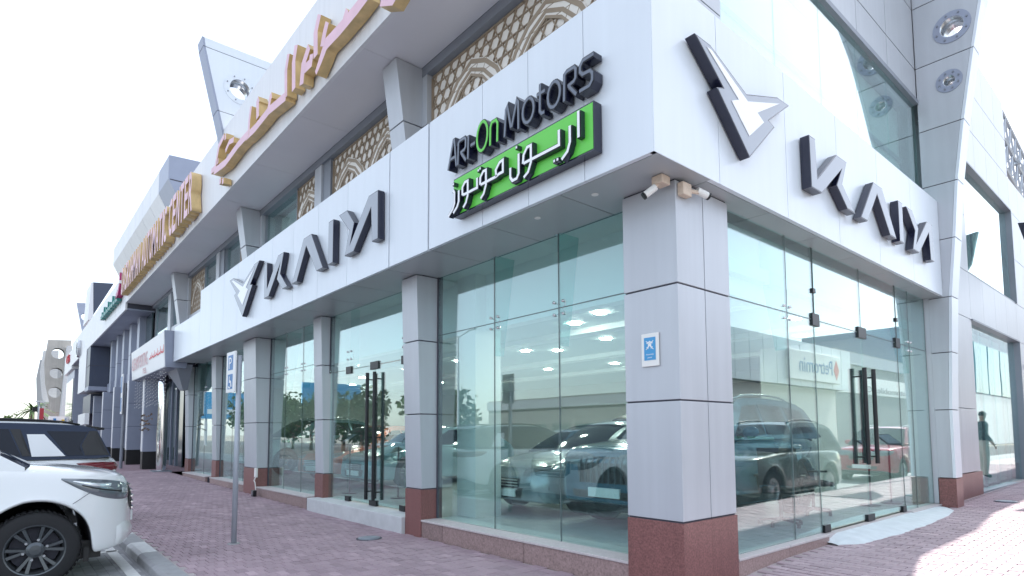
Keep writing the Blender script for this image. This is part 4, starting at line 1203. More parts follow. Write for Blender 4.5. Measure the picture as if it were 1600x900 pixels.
    def top_row(s, z):
        w = cw(z); out = []
        bulge = S.get('bulge', .035)
        for k in range(9):
            y = -w+2*w*k/8; u = (y/w)**2
            dx = (1-u)*.10 if s < ia else (-(1-u)*.05 if s > ib else (1-u)*.0)
            out.append((X(s)+dx*(1 if s < ia else 1)*max(0, 1-abs((z-zmax)/(zmax-b0)-0)**0 if False else 1)*((ia-s)/max(.01, ia-xs_[0]) if s < ia else (s-ib)/max(.01, xs_[-1]-ib) if s > ib else 0), y, z+(1-u)*bulge*(min(1, (z-b0)/(zmax-b0)))))
        return out
    rmat = S.get('roofpaint', paintm)
    secs = {'windscreen': [p for p in pts if p[0] <= ia+.001], 'roof': [p for p in pts if ia-.001 <= p[0] <= ib+.001], 'rear_window': [p for p in pts if p[0] >= ib-.001]}
    for nm, ps in secs.items():
        if len(ps) < 2: continue
        q = MB(); q.grid([top_row(s, z) for s, z in ps])
        q.build(nm, rmat if nm == 'roof' else 'carglass', car, smooth=True)
    for sg in (-1, 1):
        q = MB(); rowsS = []
        for s, z in pts:
            rowsS.append([(X(s), sg*cw(b0+(z-b0)*k/6), b0-.03+(z-b0+.03)*k/6 if z > b0 else z) for k in range(7)])
        q.grid(rowsS); q.build('cabin_side', rmat, car, smooth=True)
        for poly in S['windows']:
            mt = poly[0]; pl = poly[1]
            q = MB(); n = len(pl)
            # dense fan so the pane follows the leaning side
            cs = sum(p[0] for p in pl)/n; czz = sum(p[1] for p in pl)/n
            rings = []
            for t in (0, .35, .7, 1): rings.append([(cs+(a-cs)*t, czz+(b-czz)*t) for a, b in pl])
            for rr in rings: q.v += [(X(a), sg*(cw(b)+.007), b) for a, b in rr]
            for k in range(3):
                for j in range(n):
                    j2 = (j+1) % n; q.f.append((k*n+j, k*n+j2, (k+1)*n+j2, (k+1)*n+j)); q.mi.append(0)
            o = len(q.v); q.v += [(X(a), sg*(cw(b)-.012), b) for a, b in pl]
            for j in range(n):
                j2 = (j+1) % n; q.f.append((3*n+j, 3*n+j2, o+j2, o+j)); q.mi.append(0)
            q.build('side_window' if mt == 'carglass' else 'pillar_panel', mt, car, smooth=False)
    # ---- wheels
    for c in (wf, wrr):
        for sg in (-1, 1):
            wheel(car, X(c), sg*(hw(c)-.135), r, S.get('tw', .25), S.get('rim', {}), S.get('rimmat', 'rimsilver'), sg)
    MB().box(X(L-.3), X(.3), -W*.36, W*.36, .22, .42).build('underbody', 'trim', car)
    # ---- lights, grille, bumpers, mirrors
    for sg in (-1, 1):
        if 'head' in S:
            tp_, bt_ = S['head']; base = (X(.9), 0)
            fn = lambda p, e, sg=sg: corner_pt(sg*R(p[0]), p[1], base, e)
            patch_rows('headlight', 'lens', fn, tp_, bt_, 4, .012)
            mid = [((a[0]+b[0])/2, (a[1]+b[1])/2) for a, b in zip(tp_, bt_)]
            patch_rows('headlight_bezel', 'trim', fn, [(m[0], m[1]+.012) for m in mid[1:-1]], [(m[0], m[1]-(.035)) for m in mid[1:-1]], 2, .018)
        if 'tail' in S:
            tp_, bt_ = S['tail']; base = (X(L-.9), 0)
            fn = lambda p, e, sg=sg: corner_pt(sg*R(180-p[0]), p[1], base, e)
            patch_rows('tail_light', 'redlens', fn, tp_, bt_, 4, .015)
        mx_, mz_ = S['mirror']; my = sg*(wb+.02)
        mq = MB(); mq.tube([(X(mx_), my-sg*.04, mz_-.03), (X(mx_), my+sg*.07, mz_+.0)], [.03, .03], 8)
        mq.build('mirror_arm', 'trim', car)
        mq = MB(); c0 = Vector((X(mx_), my+sg*.16, mz_+.03)); nn = 12; prof = [(-.085, .02), (-.05, .085), (.02, .10), (.075, .085), (.08, .02)]
        mq.lathe([(0.005, -.12)]+[(.075, -.09), (.1, -.02), (.095, .05), (.06, .1), (.004, .12)], (0, 0, 0), 'y', 14)
        mq.v = [(c0.x+v[0]*.62, c0.y+v[1], c0.z+v[2]*.85) for v in mq.v]
        mq.build('mirror', S.get('mirrormat', paintm), car, smooth=True)
        for dl in S.get('seams', []): seam(dl, sg)
        for hx, hz in S.get('handles', []):
            p0 = side_pt(hx, hz, sg, .012); p1 = side_pt(hx+.18, hz, sg, .012); MB().tube([p0, (p0+p1)/2+Vector((0, sg*.018, 0)), p1], .014, 6).build('door_handle', S.get('handlemat', paintm), car)
        if S.get('cladding'):
            sA, sB = wf+Ra+.03, wrr-Ra-.03
            tpc = [(sA+(sB-sA)*k/6, sill+.13) for k in range(7)]; btc = [(a, sill+.01) for a, b in tpc]
            patch_rows('sill_trim', 'trim', lambda p, e, sg=sg: side_pt(p[0], p[1], sg, e), tpc, btc, 2, .012)
    if 'grille' in S:
        y1, za, zb_ = S['grille'][:3]; k = 7
        tpg = [(-y1+2*y1*i/k, za) for i in range(k+1)]; btg = [(-y1*.86+2*y1*.86*i/k, zb_) for i in range(k+1)]
        g = patch_rows('grille', 'trim', lambda p, e: front_pt(p[0], p[1], 1, e), tpg, btg, 3, .012)
        nb = S['grille'][3]
        if nb > 0:
            for i in range(nb):
                z = zb_+(za-zb_)*(i+.5)/nb; q = MB(); yy = y1*.9
                q.tube([front_pt(-yy+2*yy*j/6, z, 1, .024) for j in range(7)], .010, 6); q.build('grille_bar', S.get('grillemat', 'chrome'), g)
        else:
            for i in range(-nb):
                y = -y1*.9+2*y1*.9*(i+.5)/(-nb); q = MB()
                q.tube([front_pt(y, zb_+(za-zb_)*j/4, 1, .026) for j in range(5)], .017, 6); q.build('grille_bar', S.get('grillemat', 'chrome'), g)
        lo = S.get('lower', (y1*1.15, sill+.22, sill+.06)); y1 = lo[0]
        tpg = [(-y1+2*y1*i/k, lo[1]) for i in range(k+1)]; btg = [(-y1*.9+2*y1*.9*i/k, lo[2]) for i in range(k+1)]
        patch_rows('bumper_intake', 'trim', lambda p, e: front_pt(p[0], p[1], 1, e), tpg, btg, 2, .008)
    for sg, key in ((1, 'plate_f'), (-1, 'plate_r')):
        if key in S:
            z = S[key]; x = front_pt(0, z, sg).x
            pl = MB().box(x-.012, x+.012+sg*.01, -.26, .26, z-.06, z+.06).build('licence_plate', 'signw', car)
            if S.get('plate_text'):
                text_obj('plate_lettering', S['plate_text'], 'trim', pl, Vector((x+sg*.0245, -sg*.17, z-.035)), (0, sg, 0), (0, 0, 1), .07, .002, .34)
    for sg in (-1, 1):
        if S.get('rails'):
            sa, sb = S['rails']; q = MB()
            q.tube([Vector((X(sa+(sb-sa)*k/10), sg*(wr_-.07), smoothz(sa+(sb-sa)*k/10)+.015+.045*math.sin(math.pi*k/10)**.35)) for k in range(11)], .018, 6)
            q.build('roof_rail', S.get('railmat', 'steel'), car, smooth=True)
    car['_L'] = L
    car['_fn'] = 0
    return car, dict(X=X, side=side_pt, front=front_pt, corner=corner_pt, patch=patch_rows, seam=seam, cw=cw, car=car, hw=hw)

SUVSPEC = dict(L=4.78, W=1.90, H=1.85, paint='cwhite', wr=.385, axles=(.93, 3.72), bot=[(0, .36), (.25, .30), (.5, .30), (4.2, .32), (4.6, .38), (4.78, .46)],
    half=[(0, .44), (.05, .62), (.12, .74), (.25, .85), (.5, .925), (.95, .945), (3.9, .945), (4.4, .90), (4.7, .83), (4.78, .78)],
    top=[(0, .84), (.04, .98), (.16, 1.06), (.5, 1.11), (1.0, 1.15), (1.45, 1.19), (3.8, 1.20), (4.6, 1.17), (4.78, 1.05)],
    belt=1.19, cabin=[(1.30, 1.19), (1.72, 1.50), (2.16, 1.77), (2.6, 1.83), (3.4, 1.84), (4.15, 1.78), (4.36, 1.70), (4.66, 1.19)], ws=2.16, rs=4.36, roofw=.66, beltw=.86,
    windows=[('carglass', [(1.78, 1.24), (1.98, 1.46), (2.30, 1.70), (2.72, 1.74), (2.72, 1.24)]), ('carglass', [(2.78, 1.24), (2.78, 1.74), (3.5, 1.74), (3.58, 1.24)]), ('carglass', [(3.68, 1.24), (3.62, 1.73), (4.2, 1.68), (4.45, 1.27)])],
    head=([(14, .98), (24, 1.01), (34, 1.02), (44, 1.02), (54, 1.0)], [(14, .86), (24, .85), (34, .85), (44, .88), (54, .97)]),
    tail=([(20, 1.10), (30, 1.12), (38, 1.12), (44, 1.10)], [(20, .88), (30, .84), (38, .84), (44, .90)]),
    mirror=(1.80, 1.24), seams=[[(1.42, 1.14), (1.50, .5), (1.62, .36)], [(2.74, 1.16), (2.76, .36)], [(3.30, .42), (3.56, .75), (3.60, 1.16)]], handles=[(2.45, 1.02), (3.35, 1.02)],
    grille=(.42, 1.0, .74, 5), plate_f=.62, plate_r=.85, rim=dict(spokes=6, double=True, w=.024, bolts=6, tread=True), rimmat='rimdark', gap=.10, flare=.04, rails=(2.3, 4.0), cladding=False)
def variant(base, **k):
    d = dict(base); d.update(k); return d
def place(car, x, y, z, heading):
    # heading: compass angle of the nose in plan, degrees from +x
    car.location = (x, y, z); car.rotation_euler = (0, 0, R(heading))
    for k in ('_L', '_fn'):
        if k in car: del car[k]
RZ = -.105
# --- nearest: white off-roader nosed in to the kerb
c1, h1 = make_car('large white off-roader nosed up to the kerb, nearest the camera', variant(SUVSPEC, W=1.93, wr=.40, tw=.27, axles=(.90, 3.72),
    top=[(0, .94), (.04, 1.08), (.16, 1.155), (.5, 1.205), (1.0, 1.25), (1.45, 1.27), (3.8, 1.27), (4.6, 1.22), (4.78, 1.1)], belt=1.25,
    cabin=[(1.02, 1.27), (1.45, 1.54), (1.95, 1.80), (2.5, 1.87), (3.4, 1.88), (4.15, 1.82), (4.36, 1.74), (4.66, 1.22)], ws=1.95,
    windows=[('carglass', [(1.50, 1.31), (1.78, 1.54), (2.10, 1.74), (2.6, 1.78), (2.6, 1.31)]), ('carglass', [(2.68, 1.31), (2.68, 1.78), (3.5, 1.78), (3.58, 1.31)]), ('carglass', [(3.68, 1.31), (3.62, 1.77), (4.2, 1.72), (4.45, 1.33)])],
    head=([(33, 1.02), (42, 1.065), (51, 1.095), (60, 1.115), (69, 1.13), (78, 1.14)], [(33, .87), (42, .865), (51, .885), (60, .935), (69, 1.02), (78, 1.125)]), mirror=(1.62, 1.34), grille=(.50, 1.04, .70, 5)))
X1 = h1['X']
for sg in (-1, 1):
    fnc = lambda p, e, sg=sg: h1['corner'](sg*R(p[0]), p[1], (X1(.9), 0), e)
    # fog lamp recess, bumper lip, bumper seam
    h1['patch']('bumper_lip', 'cwhite', fnc, [(0, .56), (14, .565), (28, .58), (40, .60), (47, .56)], [(0, .37), (14, .36), (28, .35), (40, .34), (47, .36)], 3, .028)
    h1['seam']([(.60, .86), (.46, .96), (.36, 1.0)], sg, .006)
    h1['patch']('headlight_reflector', 'reflector', fnc, [(50, 1.07), (58, 1.09), (66, 1.105), (73, 1.115)], [(50, 1.0), (58, 1.005), (66, 1.05), (73, 1.10)], 2, .021)
    h1['patch']('headlight_reflector', 'reflector', fnc, [(36, 1.01), (40, 1.03), (44, 1.045)], [(36, .90), (40, .895), (44, .90)], 2, .021)
    h1['patch']('grille_wing', 'trim', fnc, [(22, 1.0), (27, 1.03), (32.5, 1.04)], [(22, .72), (27, .74), (32.5, .80)], 2, .014)
    h1['patch']('mud_flap', 'trim', lambda p, e, sg=sg: Vector((X1(p[0]), sg*(.80-e*.3), p[1])), [(.42, .36), (.47, .36)], [(.42, .2), (.47, .2)], 1, .01)
q = MB()
for k in range(2): q.tube([(X1(1.30), -.5+k*.7, 1.245), (X1(1.42), -.1+k*.65, 1.30)], .012, 6)
q.build('wiper', 'trim', c1)
place(c1, -5.92, -3.50-4.78/2, RZ, 90)
# --- behind it: white and black SUV backed in, tail to the pavement
c2, h2 = make_car('white SUV with a blue-black roof and dark glass, tail towards the pavement', variant(SUVSPEC, L=5.0, wr=.40, axles=(.95, 3.95), roofpaint='cnavy',
    half=[(0, .7), (.1, .85), (.45, .94), (4.0, .96), (4.6, .93), (4.9, .86), (5.0, .80)], bot=[(0, .38), (.3, .3), (4.4, .34), (4.8, .42), (5.0, .52)],
    top=[(0, .86), (.06, 1.0), (.5, 1.1), (1.45, 1.20), (4.2, 1.26), (4.8, 1.27), (5.0, 1.20)], belt=1.27,
    cabin=[(1.35, 1.24), (1.8, 1.5), (2.25, 1.74), (2.8, 1.80), (3.8, 1.80), (4.55, 1.76), (4.72, 1.71), (4.92, 1.27)], ws=2.25, rs=4.72, roofw=.74, beltw=.90,
    windows=[('carglass', [(1.95, 1.31), (2.35, 1.66), (2.85, 1.71), (2.85, 1.31)]), ('carglass', [(2.92, 1.31), (2.92, 1.71), (3.62, 1.71), (3.78, 1.31)]), ('trim', [(3.80, 1.30), (3.64, 1.71), (3.76, 1.71), (3.90, 1.30)]),
             ('cwhite', [(3.91, 1.29), (3.84, 1.63), (4.05, 1.63), (4.32, 1.29)]), ('carglass', [(4.34, 1.30), (4.08, 1.68), (4.60, 1.67), (4.50, 1.45), (4.55, 1.30)]), ('trim', [(4.57, 1.295), (4.52, 1.45), (4.62, 1.68), (4.72, 1.68), (4.89, 1.295)])],
    tail=([(10, 1.15), (26, 1.165), (40, 1.175), (54, 1.18), (62, 1.178), (68, 1.17)], [(10, 1.05), (26, 1.04), (40, 1.04), (54, 1.06), (62, 1.10), (68, 1.16)]), mirror=(1.95, 1.3),
    seams=[[(1.42, 1.14), (1.5, .5)], [(2.88, 1.2), (2.9, .4)], [(3.5, .45), (3.8, .85), (3.84, 1.22)]], handles=[(2.5, 1.08), (3.45, 1.08)], rails=(2.4, 4.5), railmat='trim', plate_r=.80, rim=dict(spokes=5, double=True, w=.03)))
X2 = h2['X']
MB().hexa([(X2(4.58), -.68, 1.715), (X2(4.84), -.64, 1.70), (X2(4.84), .64, 1.70), (X2(4.58), .68, 1.715), (X2(4.58), -.68, 1.775), (X2(4.84), -.64, 1.735), (X2(4.84), .64, 1.735), (X2(4.58), .68, 1.775)]).build('roof_spoiler', 'trim', c2, bevel=.012)
MB().hexa([(X2(4.25), -.03, 1.78), (X2(4.45), -.03, 1.77), (X2(4.45), .03, 1.77), (X2(4.25), .03, 1.78), (X2(4.32), -.008, 1.82), (X2(4.46), -.012, 1.87), (X2(4.46), .012, 1.87), (X2(4.32), .008, 1.82)]).build('roof_antenna', 'trim', c2)
place(c2, -9.38, -3.28-2.5, RZ, -90)

# --- in the showroom
FLZ = .238
SEDAN = variant(SUVSPEC, L=4.70, W=1.84, H=1.45, paint='csilver', wr=.345, axles=(.92, 3.62), sill=.22, bot=[(0, .24), (.3, .20), (4.3, .22), (4.7, .34)],
    half=[(0, .62), (.06, .74), (.25, .86), (.6, .91), (3.9, .92), (4.4, .87), (4.7, .74)], top=[(0, .62), (.08, .72), (.6, .84), (1.35, .95), (3.7, 1.0), (4.5, 1.03), (4.7, .92)],
    belt=.96, cabin=[(1.20, .95), (1.7, 1.22), (2.2, 1.40), (2.7, 1.46), (3.3, 1.42), (3.9, 1.24), (4.4, 1.03)], ws=2.15, rs=3.55, roofw=.60, beltw=.82,
    windows=[('carglass', [(1.72, 1.0), (2.05, 1.24), (2.35, 1.37), (2.72, 1.39), (2.72, 1.0)]), ('carglass', [(2.78, 1.0), (2.78, 1.39), (3.2, 1.36), (3.62, 1.22), (3.80, 1.03)])],
    head=([(24, .72), (34, .75), (44, .78), (54, .80)], [(24, .62), (34, .63), (44, .67), (54, .77)]), tail=([(10, .98), (26, 1.0), (42, 1.0)], [(10, .88), (26, .86), (42, .92)]),
    mirror=(1.72, 1.0), seams=[[(1.40, .9), (1.45, .28)], [(2.75, .95), (2.77, .26)], [(3.3, .32), (3.55, .65), (3.62, .98)]], handles=[(2.45, .82), (3.35, .84)], grille=(.36, .58, .40, 4), plate_f=.36, plate_r=.5,
    rim=dict(spokes=10, w=.016), rimmat='rimsilver', rails=None, gap=.06, flare=.03)
c3, h3 = make_car('silver saloon on show behind the corner window, nose to the glass', SEDAN); place(c3, -4.10, 1.35+2.35, FLZ, -90)
SUVB = variant(SUVSPEC, plate_f=.50, L=4.6, W=1.9, paint='cblue', axles=(.9, 3.55), wr=.37, grille=(.50, .96, .62, -9), grillemat='rimdark', rimmat='rimdark', half=[(0, .74), (.05, .82), (.3, .92), (.9, .94), (3.8, .94), (4.4, .86), (4.6, .78)],
    bot=[(0, .36), (.25, .30), (4.0, .30), (4.6, .45)], top=[(0, .92), (.05, 1.02), (.2, 1.08), (1.3, 1.16), (4.4, 1.18), (4.6, 1.05)],
    cabin=[(1.25, 1.19), (1.7, 1.5), (2.05, 1.72), (2.5, 1.78), (3.4, 1.78), (4.0, 1.72), (4.2, 1.64), (4.5, 1.19)], ws=2.05, rs=4.2, cladding=True, rails=(2.2, 3.9),
    windows=[('carglass', [(1.75, 1.24), (2.2, 1.66), (2.6, 1.69), (2.6, 1.24)]), ('carglass', [(2.66, 1.24), (2.66, 1.69), (3.35, 1.68), (3.42, 1.24)]), ('carglass', [(3.5, 1.24), (3.46, 1.67), (4.0, 1.62), (4.25, 1.27)])])
c4, h4 = make_car('slate blue SUV with upright grille bars inside the corner window, right of the silver saloon', SUVB); place(c4, -1.98, 1.25+2.3, FLZ, -90)
c5, h5 = make_car('tall black SUV standing deep in the showroom behind the silver saloon', variant(SUVB, paint='cblack', grille=(.44, .98, .66, 5), rimmat='rimsilver', cladding=False)); place(c5, -5.6, 8.6, FLZ, -6)
c6, h6 = make_car('pale teal SUV behind the window just left of the entrance', variant(SUVB, paint='cteal', grille=(.40, .96, .7, 4), rimmat='rimsilver')); place(c6, -17.2, 3.4, FLZ, -80)
c7, h7 = make_car('orange hatchback glimpsed behind the left entrance doors', variant(SEDAN, paint='corange', cabin=[(1.20, .95), (1.7, 1.25), (2.15, 1.46), (2.7, 1.52), (3.7, 1.48), (4.1, 1.38), (4.5, 1.03)], rs=4.1)); place(c7, -13.4, 3.9, FLZ, -70)
c8, h8 = make_car('pale blue-grey saloon behind the right leaf of the left entrance', variant(SEDAN, paint='cteal')); place(c8, -10.3, 4.0, FLZ, -85)
# --- parked in the side street, seen mirrored in the right-hand glass
c9, h9 = make_car('grey-green SUV with a big chrome-edged grille and sunshade, mirrored in the side glass', variant(SUVSPEC, paint='cgreen', wr=.40, W=1.98, grille=(.46, 1.02, .66, 4), plate_f=.60, plate_text='AA 12', rimmat='rimsilver', rim=dict(spokes=10, w=.02), roofpaint='cgreen', railmat='trim'))
for sg in (-1, 1):
    fnc = lambda p, e, sg=sg: h9['front'](sg*p[0], p[1], 1, e)
    h9['patch']('grille_edge', 'chrome', fnc, [(.44, 1.02), (.52, 1.02)], [(.38, .64), (.46, .64)], 3, .03)
M['shade'] = mat('sunshade_foil', (.35, .62, .52), .5)
q = MB()
for sg in (-1, 1):
    pts = [(h9['X'](1.78-.30*t[1]+.0), sg*t[0], 1.30+.26*t[1]) for t in ((.06, .1), (.3, 0), (.62, .25), (.66, .8), (.06, .9))]
    q2 = MB(); q2.v = pts+[(p[0]-.015, p[1], p[2]) for p in pts]; q2.f = [(0, 1, 2, 3, 4), (9, 8, 7, 6, 5)]+[(i, (i+1) % 5, 5+(i+1) % 5, 5+i) for i in range(5)]; q2.mi = [0]*7
    q2.build('sunshade', 'shade', c9)
place(c9, 3.5, 6.5+2.39, RZ, -90)
c10, h10 = make_car('red SUV parked behind the grey-green one, mirrored beside the side door', variant(SUVB, paint='cred', rimmat='rimsilver', grille=(.4, .95, .72, 4))); place(c10, 4.1, 16.6+2.3, RZ, -90)

# more cars across the road, seen only as reflections in the left windows
def copycar(src, lab, x, y, hd, grp): c = copy_tree(src); c['label'] = lab; c['group'] = grp; place(c, x, y, RZ-.05, hd); return c
grp = 'cars parked across the road'
for k, (src, lab, x, y, hd) in enumerate([(c1, 'white off-roader parked across the road, farthest left of its row', -24, -15.5, 90), (c3, 'silver saloon parked across the road in the row facing the shops', -20.5, -15, 90),
     (c4, 'blue SUV parked across the road beside the silver saloon', -17, -15.2, 90), (c5, 'black SUV parked across the road near the middle of the row', -13.6, -15.2, 90), (c10, 'red SUV parked across the road at the near end of the row', -10, -15.3, 90), (c6, 'teal SUV on the road further off, left of the row', -31, -15, 90)]):
    copycar(src, lab, x, y, hd, grp)

# ================================================================== people and furniture
def skinned(name, label, verts, edges, radii, mt, parent):
    me = bpy.data.meshes.new(name); me.from_pydata(verts, edges, []); o = bpy.data.objects.new(name, me); COL.objects.link(o)
    o.modifiers.new('skin', 'SKIN')
    for v, r in zip(me.skin_vertices[0].data, radii): v.radius = (r, r) if not isinstance(r, tuple) else r
    me.skin_vertices[0].data[0].use_root = True
    sb_ = o.modifiers.new('sub', 'SUBSURF'); sb_.levels = sb_.render_levels = 2
    dg = bpy.context.evaluated_depsgraph_get(); m2 = bpy.data.meshes.new_from_object(o.evaluated_get(dg)); o.modifiers.clear(); o.data = m2
    m2.materials.clear(); m2.materials.append(M[mt] if isinstance(mt, str) else mt)
    for p in m2.polygons: p.use_smooth = True; p.material_index = 0
    if parent is not None: o.parent = parent
    return o
pe = thing('person', 'person in a black top and beige trousers standing by the right wing window', 'person', (0, 0, 0))
V = [(0,0,.98), (0,0,1.12), (0,0,1.30), (0,.0,1.42), (0,.01,1.52), (0,.02,1.60), (0,.03,1.70), (0,.02,1.77),
     (-.10,0,.92), (-.11,.02,.50), (-.12,-.02,.10), (-.12,.10,.045), (.10,0,.92), (.11,-.02,.50), (.13,.03,.10), (.14,.15,.045),
     (-.19,0,1.40), (-.27,-.03,1.14), (-.25,.12,.93), (-.24,.17,.86), (.19,0,1.40), (.29,-.05,1.15), (.20,.14,1.05), (.14,.19,1.03)]
Eg = [(0,1),(1,2),(2,3),(3,4),(4,5),(5,6),(6,7),(0,8),(8,9),(9,10),(10,11),(0,12),(12,13),(13,14),(14,15),(3,16),(16,17),(17,18),(18,19),(3,20),(20,21),(21,22),(22,23)]
RR = [(.15,.11),(.14,.10),(.16,.11),(.12,.09),.055,.075,.09,.06,.085,.06,.042,.035,.085,.06,.042,.035,.06,.045,.034,.03,.06,.045,.034,.03]
bd_ = skinned('body', '', V, Eg, RR, 'skin', pe)
def shell(name, mt, zlo, zhi, armx, grow):
    me = bd_.data; bm = bmesh.new(); bm.from_mesh(me)
    kill = [f for f in bm.faces if not (zlo < f.calc_center_median().z < zhi) or (abs(f.calc_center_median().x) > armx and zhi < 1.2)]
    bmesh.ops.delete(bm, geom=kill, context='FACES'); bm.normal_update()
    for v in bm.verts: v.co += v.normal*grow
    m2 = bpy.data.meshes.new(name); bm.to_mesh(m2); bm.free(); m2.materials.clear(); m2.materials.append(M[mt])
    for p in m2.polygons: p.use_smooth = True; p.material_index = 0
    o = bpy.data.objects.new(name, m2); COL.objects.link(o); o.parent = pe; return o
def shell2(name, mt, test, grow):
    me = bd_.data; bm = bmesh.new(); bm.from_mesh(me)
    kill = [f for f in bm.faces if not test(f.calc_center_median())]
    bmesh.ops.delete(bm, geom=kill, context='FACES'); bm.normal_update()
    for v in bm.verts: v.co += v.normal*grow
    m2 = bpy.data.meshes.new(name); bm.to_mesh(m2); bm.free(); m2.materials.clear(); m2.materials.append(M[mt])
    for p in m2.polygons: p.use_smooth = True; p.material_index = 0
    o = bpy.data.objects.new(name, m2); COL.objects.link(o); o.parent = pe; return o
shell2('top', 'cloth_black', lambda c: 1.0 < c.z < 1.49 or (abs(c.x) > .2 and c.z > .99), .016)
shell2('trousers', 'cloth_beige', lambda c: .09 < c.z < 1.06 and abs(c.x) < .2, .014)
shell2('hair', 'hair', lambda c: c.z > 1.66 and (c.y < .03 or c.z > 1.76), .012)
shell2('shoe', 'black', lambda c: c.z < .095, .012)
for sx in (-1, 1):
    MB().lathe([(0, -.012), (.012, 0), (0, .012)], (sx*.035, .115, 1.70), 'y', 8).build('eye', 'signw', pe)
    bx0 = -.24 if sx < 0 else .14; by = .17 if sx < 0 else .19; bz = .86 if sx < 0 else 1.03
    for k, (dx, ln) in enumerate(((-.024, .06), (-.008, .072), (.008, .068), (.024, .055))):
        MB().tube([(bx0+dx, by, bz-.02), (bx0+dx*1.1, by+.02, bz-.02-ln*.5), (bx0+dx*1.1, by+.018, bz-.02-ln)], [.011, .0095, .007], 6).build('finger', 'skin', pe, smooth=True)
    MB().tube([(bx0-sx*.03, by, bz+.0), (bx0-sx*.045, by+.02, bz-.03), (bx0-sx*.045, by+.03, bz-.055)], [.012, .010, .008], 6).build('thumb', 'skin', pe, smooth=True)
pe.location = (.62, 15.15, gz(.62, 15.1)); pe.rotation_euler = (0, 0, R(60))

def office_chair(label, x, y, rz):
    t = thing('office_chair', label, 'chair', (0, 0, 0), 'office chairs by the side window')
    q = MB()
    for k in range(5):
        a = 2*math.pi*k/5; q.tube([(0, 0, .09), (.28*math.cos(a), .28*math.sin(a), .06)], [.025, .016], 6); q.tube([(.28*math.cos(a), .28*math.sin(a), .06), (.28*math.cos(a), .28*math.sin(a), .0)], .025, 8)
    q.tube([(0, 0, .08), (0, 0, .44)], .025, 8); b = q.build('base', 'black', t); b['kind'] = 'stuff'
    MB().box(-.25, .25, -.25, .25, .44, .51).build('seat', 'cloth_black', t, bevel=.03)
    MB().grid([[(-.24+.48*i/6, .24+.05*(1-((i-3)/3)**2)+.10*(j/4)**2, .56+.5*j/4) for i in range(7)] for j in range(5)]).grid([[(-.24+.48*i/6, .28+.05*(1-((i-3)/3)**2)+.10*(j/4)**2, .56+.5*j/4) for i in range(7)] for j in range(5)], flip=True).build('backrest', 'cloth_black', t, smooth=True)
    MB().tube([(0, .1, .45), (0, .3, .5), (0, .31, .75)], .022, 6).build('back_support', 'black', t)
    for sx in (-1, 1):
        MB().tube([(sx*.27, .0, .46), (sx*.29, 0, .66)], .016, 6).build('arm_post', 'black', t); MB().box(sx*.29-.03, sx*.29+.03, -.12, .14, .66, .69).build('armrest', 'black', t, bevel=.01)
    t.location = (x, y, FLZ); t.rotation_euler = (0, 0, R(rz))
office_chair('black office chair just inside the right entrance glass, left of the handles', -.75, 3.45, 200)
office_chair('black office chair behind the door handles of the right entrance', -.95, 4.95, 130)
def stand(label, x, y, rz, h=1.05):
    t = thing('info_stand', label, 'stand', (0, 0, 0), 'price stands in the showroom')
    MB().lathe([(0, .02), (.15, .018), (.16, 0), (0, 0)], (0, 0, 0), n=20).build('base', 'black', t)
    MB().tube([(0, 0, .01), (0, 0, h)], .016, 8).build('post', 'black', t)
    f = MB().hexa([(-.17, -.13, h-.02), (.17, -.13, h-.02), (.17, .13, h+.16), (-.17, .13, h+.16), (-.17, -.142, h), (.17, -.142, h), (.17, .118, h+.18), (-.17, .118, h+.18)]).build('frame', 'black', t)
    MB().hexa([(-.14, -.118, h+.018), (.14, -.118, h+.018), (.14, .098, h+.167), (-.14, .098, h+.167), (-.14, -.121, h+.022), (.14, -.121, h+.022), (.14, .095, h+.171), (-.14, .095, h+.171)]).build('sheet', 'bluegrey', f)
    t.location = (x, y, FLZ); t.rotation_euler = (0, 0, R(rz))
stand('black price stand inside the right glass, nearest the pylon', -.62, 7.35, 70)
stand('slim black price stand right of the right entrance handles', -.75, 6.75, 90, .95)
stand('black price stand behind the glass left of the entrance', -8.95, 1.0, -10, 1.1)
stand('black price stand behind the left leaf of the entrance door', -7.4, 1.3, 30, 1.1)

# ================================================================== neighbours on the left
def unx(u, v, x):
    d = _f+_r2*((u-800)/928.68)-_u2*((v-609.19)/928.68); t = (x-CAM.x)/d.x; p = CAM+d*t; return (p.y, p.z)
AB = thing('adjoining_building', 'long neighbouring shop building with dark soffit and deep piers, left of the showroom', 'building', (-38, 4, 0))
P('mass', 'joint', -60, -26.7, 1.2, 14, -.1, 8.2, AB)
P('side_return', 'clad', -26.7, -26.45, .3, 14, 4.0, 8.3, AB)
cp = P('canopy', 'joint', -53, -26.62, -.92, .4, 6.95, 8.35, AB)
xs = frange(-53, -26.62, 17)
for a, b in zip(xs[:-1], xs[1:]):
    P('panel', 'canopy', a+.008, b-.008, -1.0, -.93, 6.86, 8.55, cp); P('soffit_panel', 'bluegrey', a+.01, b-.01, -.929, .1, 6.88, 6.94, cp)
for i, x in enumerate((-28.6, -30.9, -33.1, -35.3, -37.6)):
    pl = P('pilaster', 'bluegrey', x, x+.6, -.25, .5, 3.9, 6.87, AB)
    P('joint_strip', 'joint', x-.002, x+.602, -.252, .4, 5.35, 5.37, pl)
for i, (x0, x1) in enumerate(((-28, -26.6), (-30.3, -28.62), (-32.5, -30.92), (-34.7, -33.12), (-37, -35.32), (-39.9, -37.62))):
    wv = P('upper_window', 'signw' if i != 0 else 'dimglass', x0, x1, .0, .05, 4.6, 6.87, AB)
    P('sill_panel', 'bluegrey', x0, x1, -.1, .2, 3.9, 4.59, AB)
    if i > 0:
        for k in range(3):
            P('window_lettering', 'blue' if i > 3 else 'bluegrey', x0+.2, x1-.3, -.006, -.001, 5.0+.42*k, 5.2+.42*k, wv)
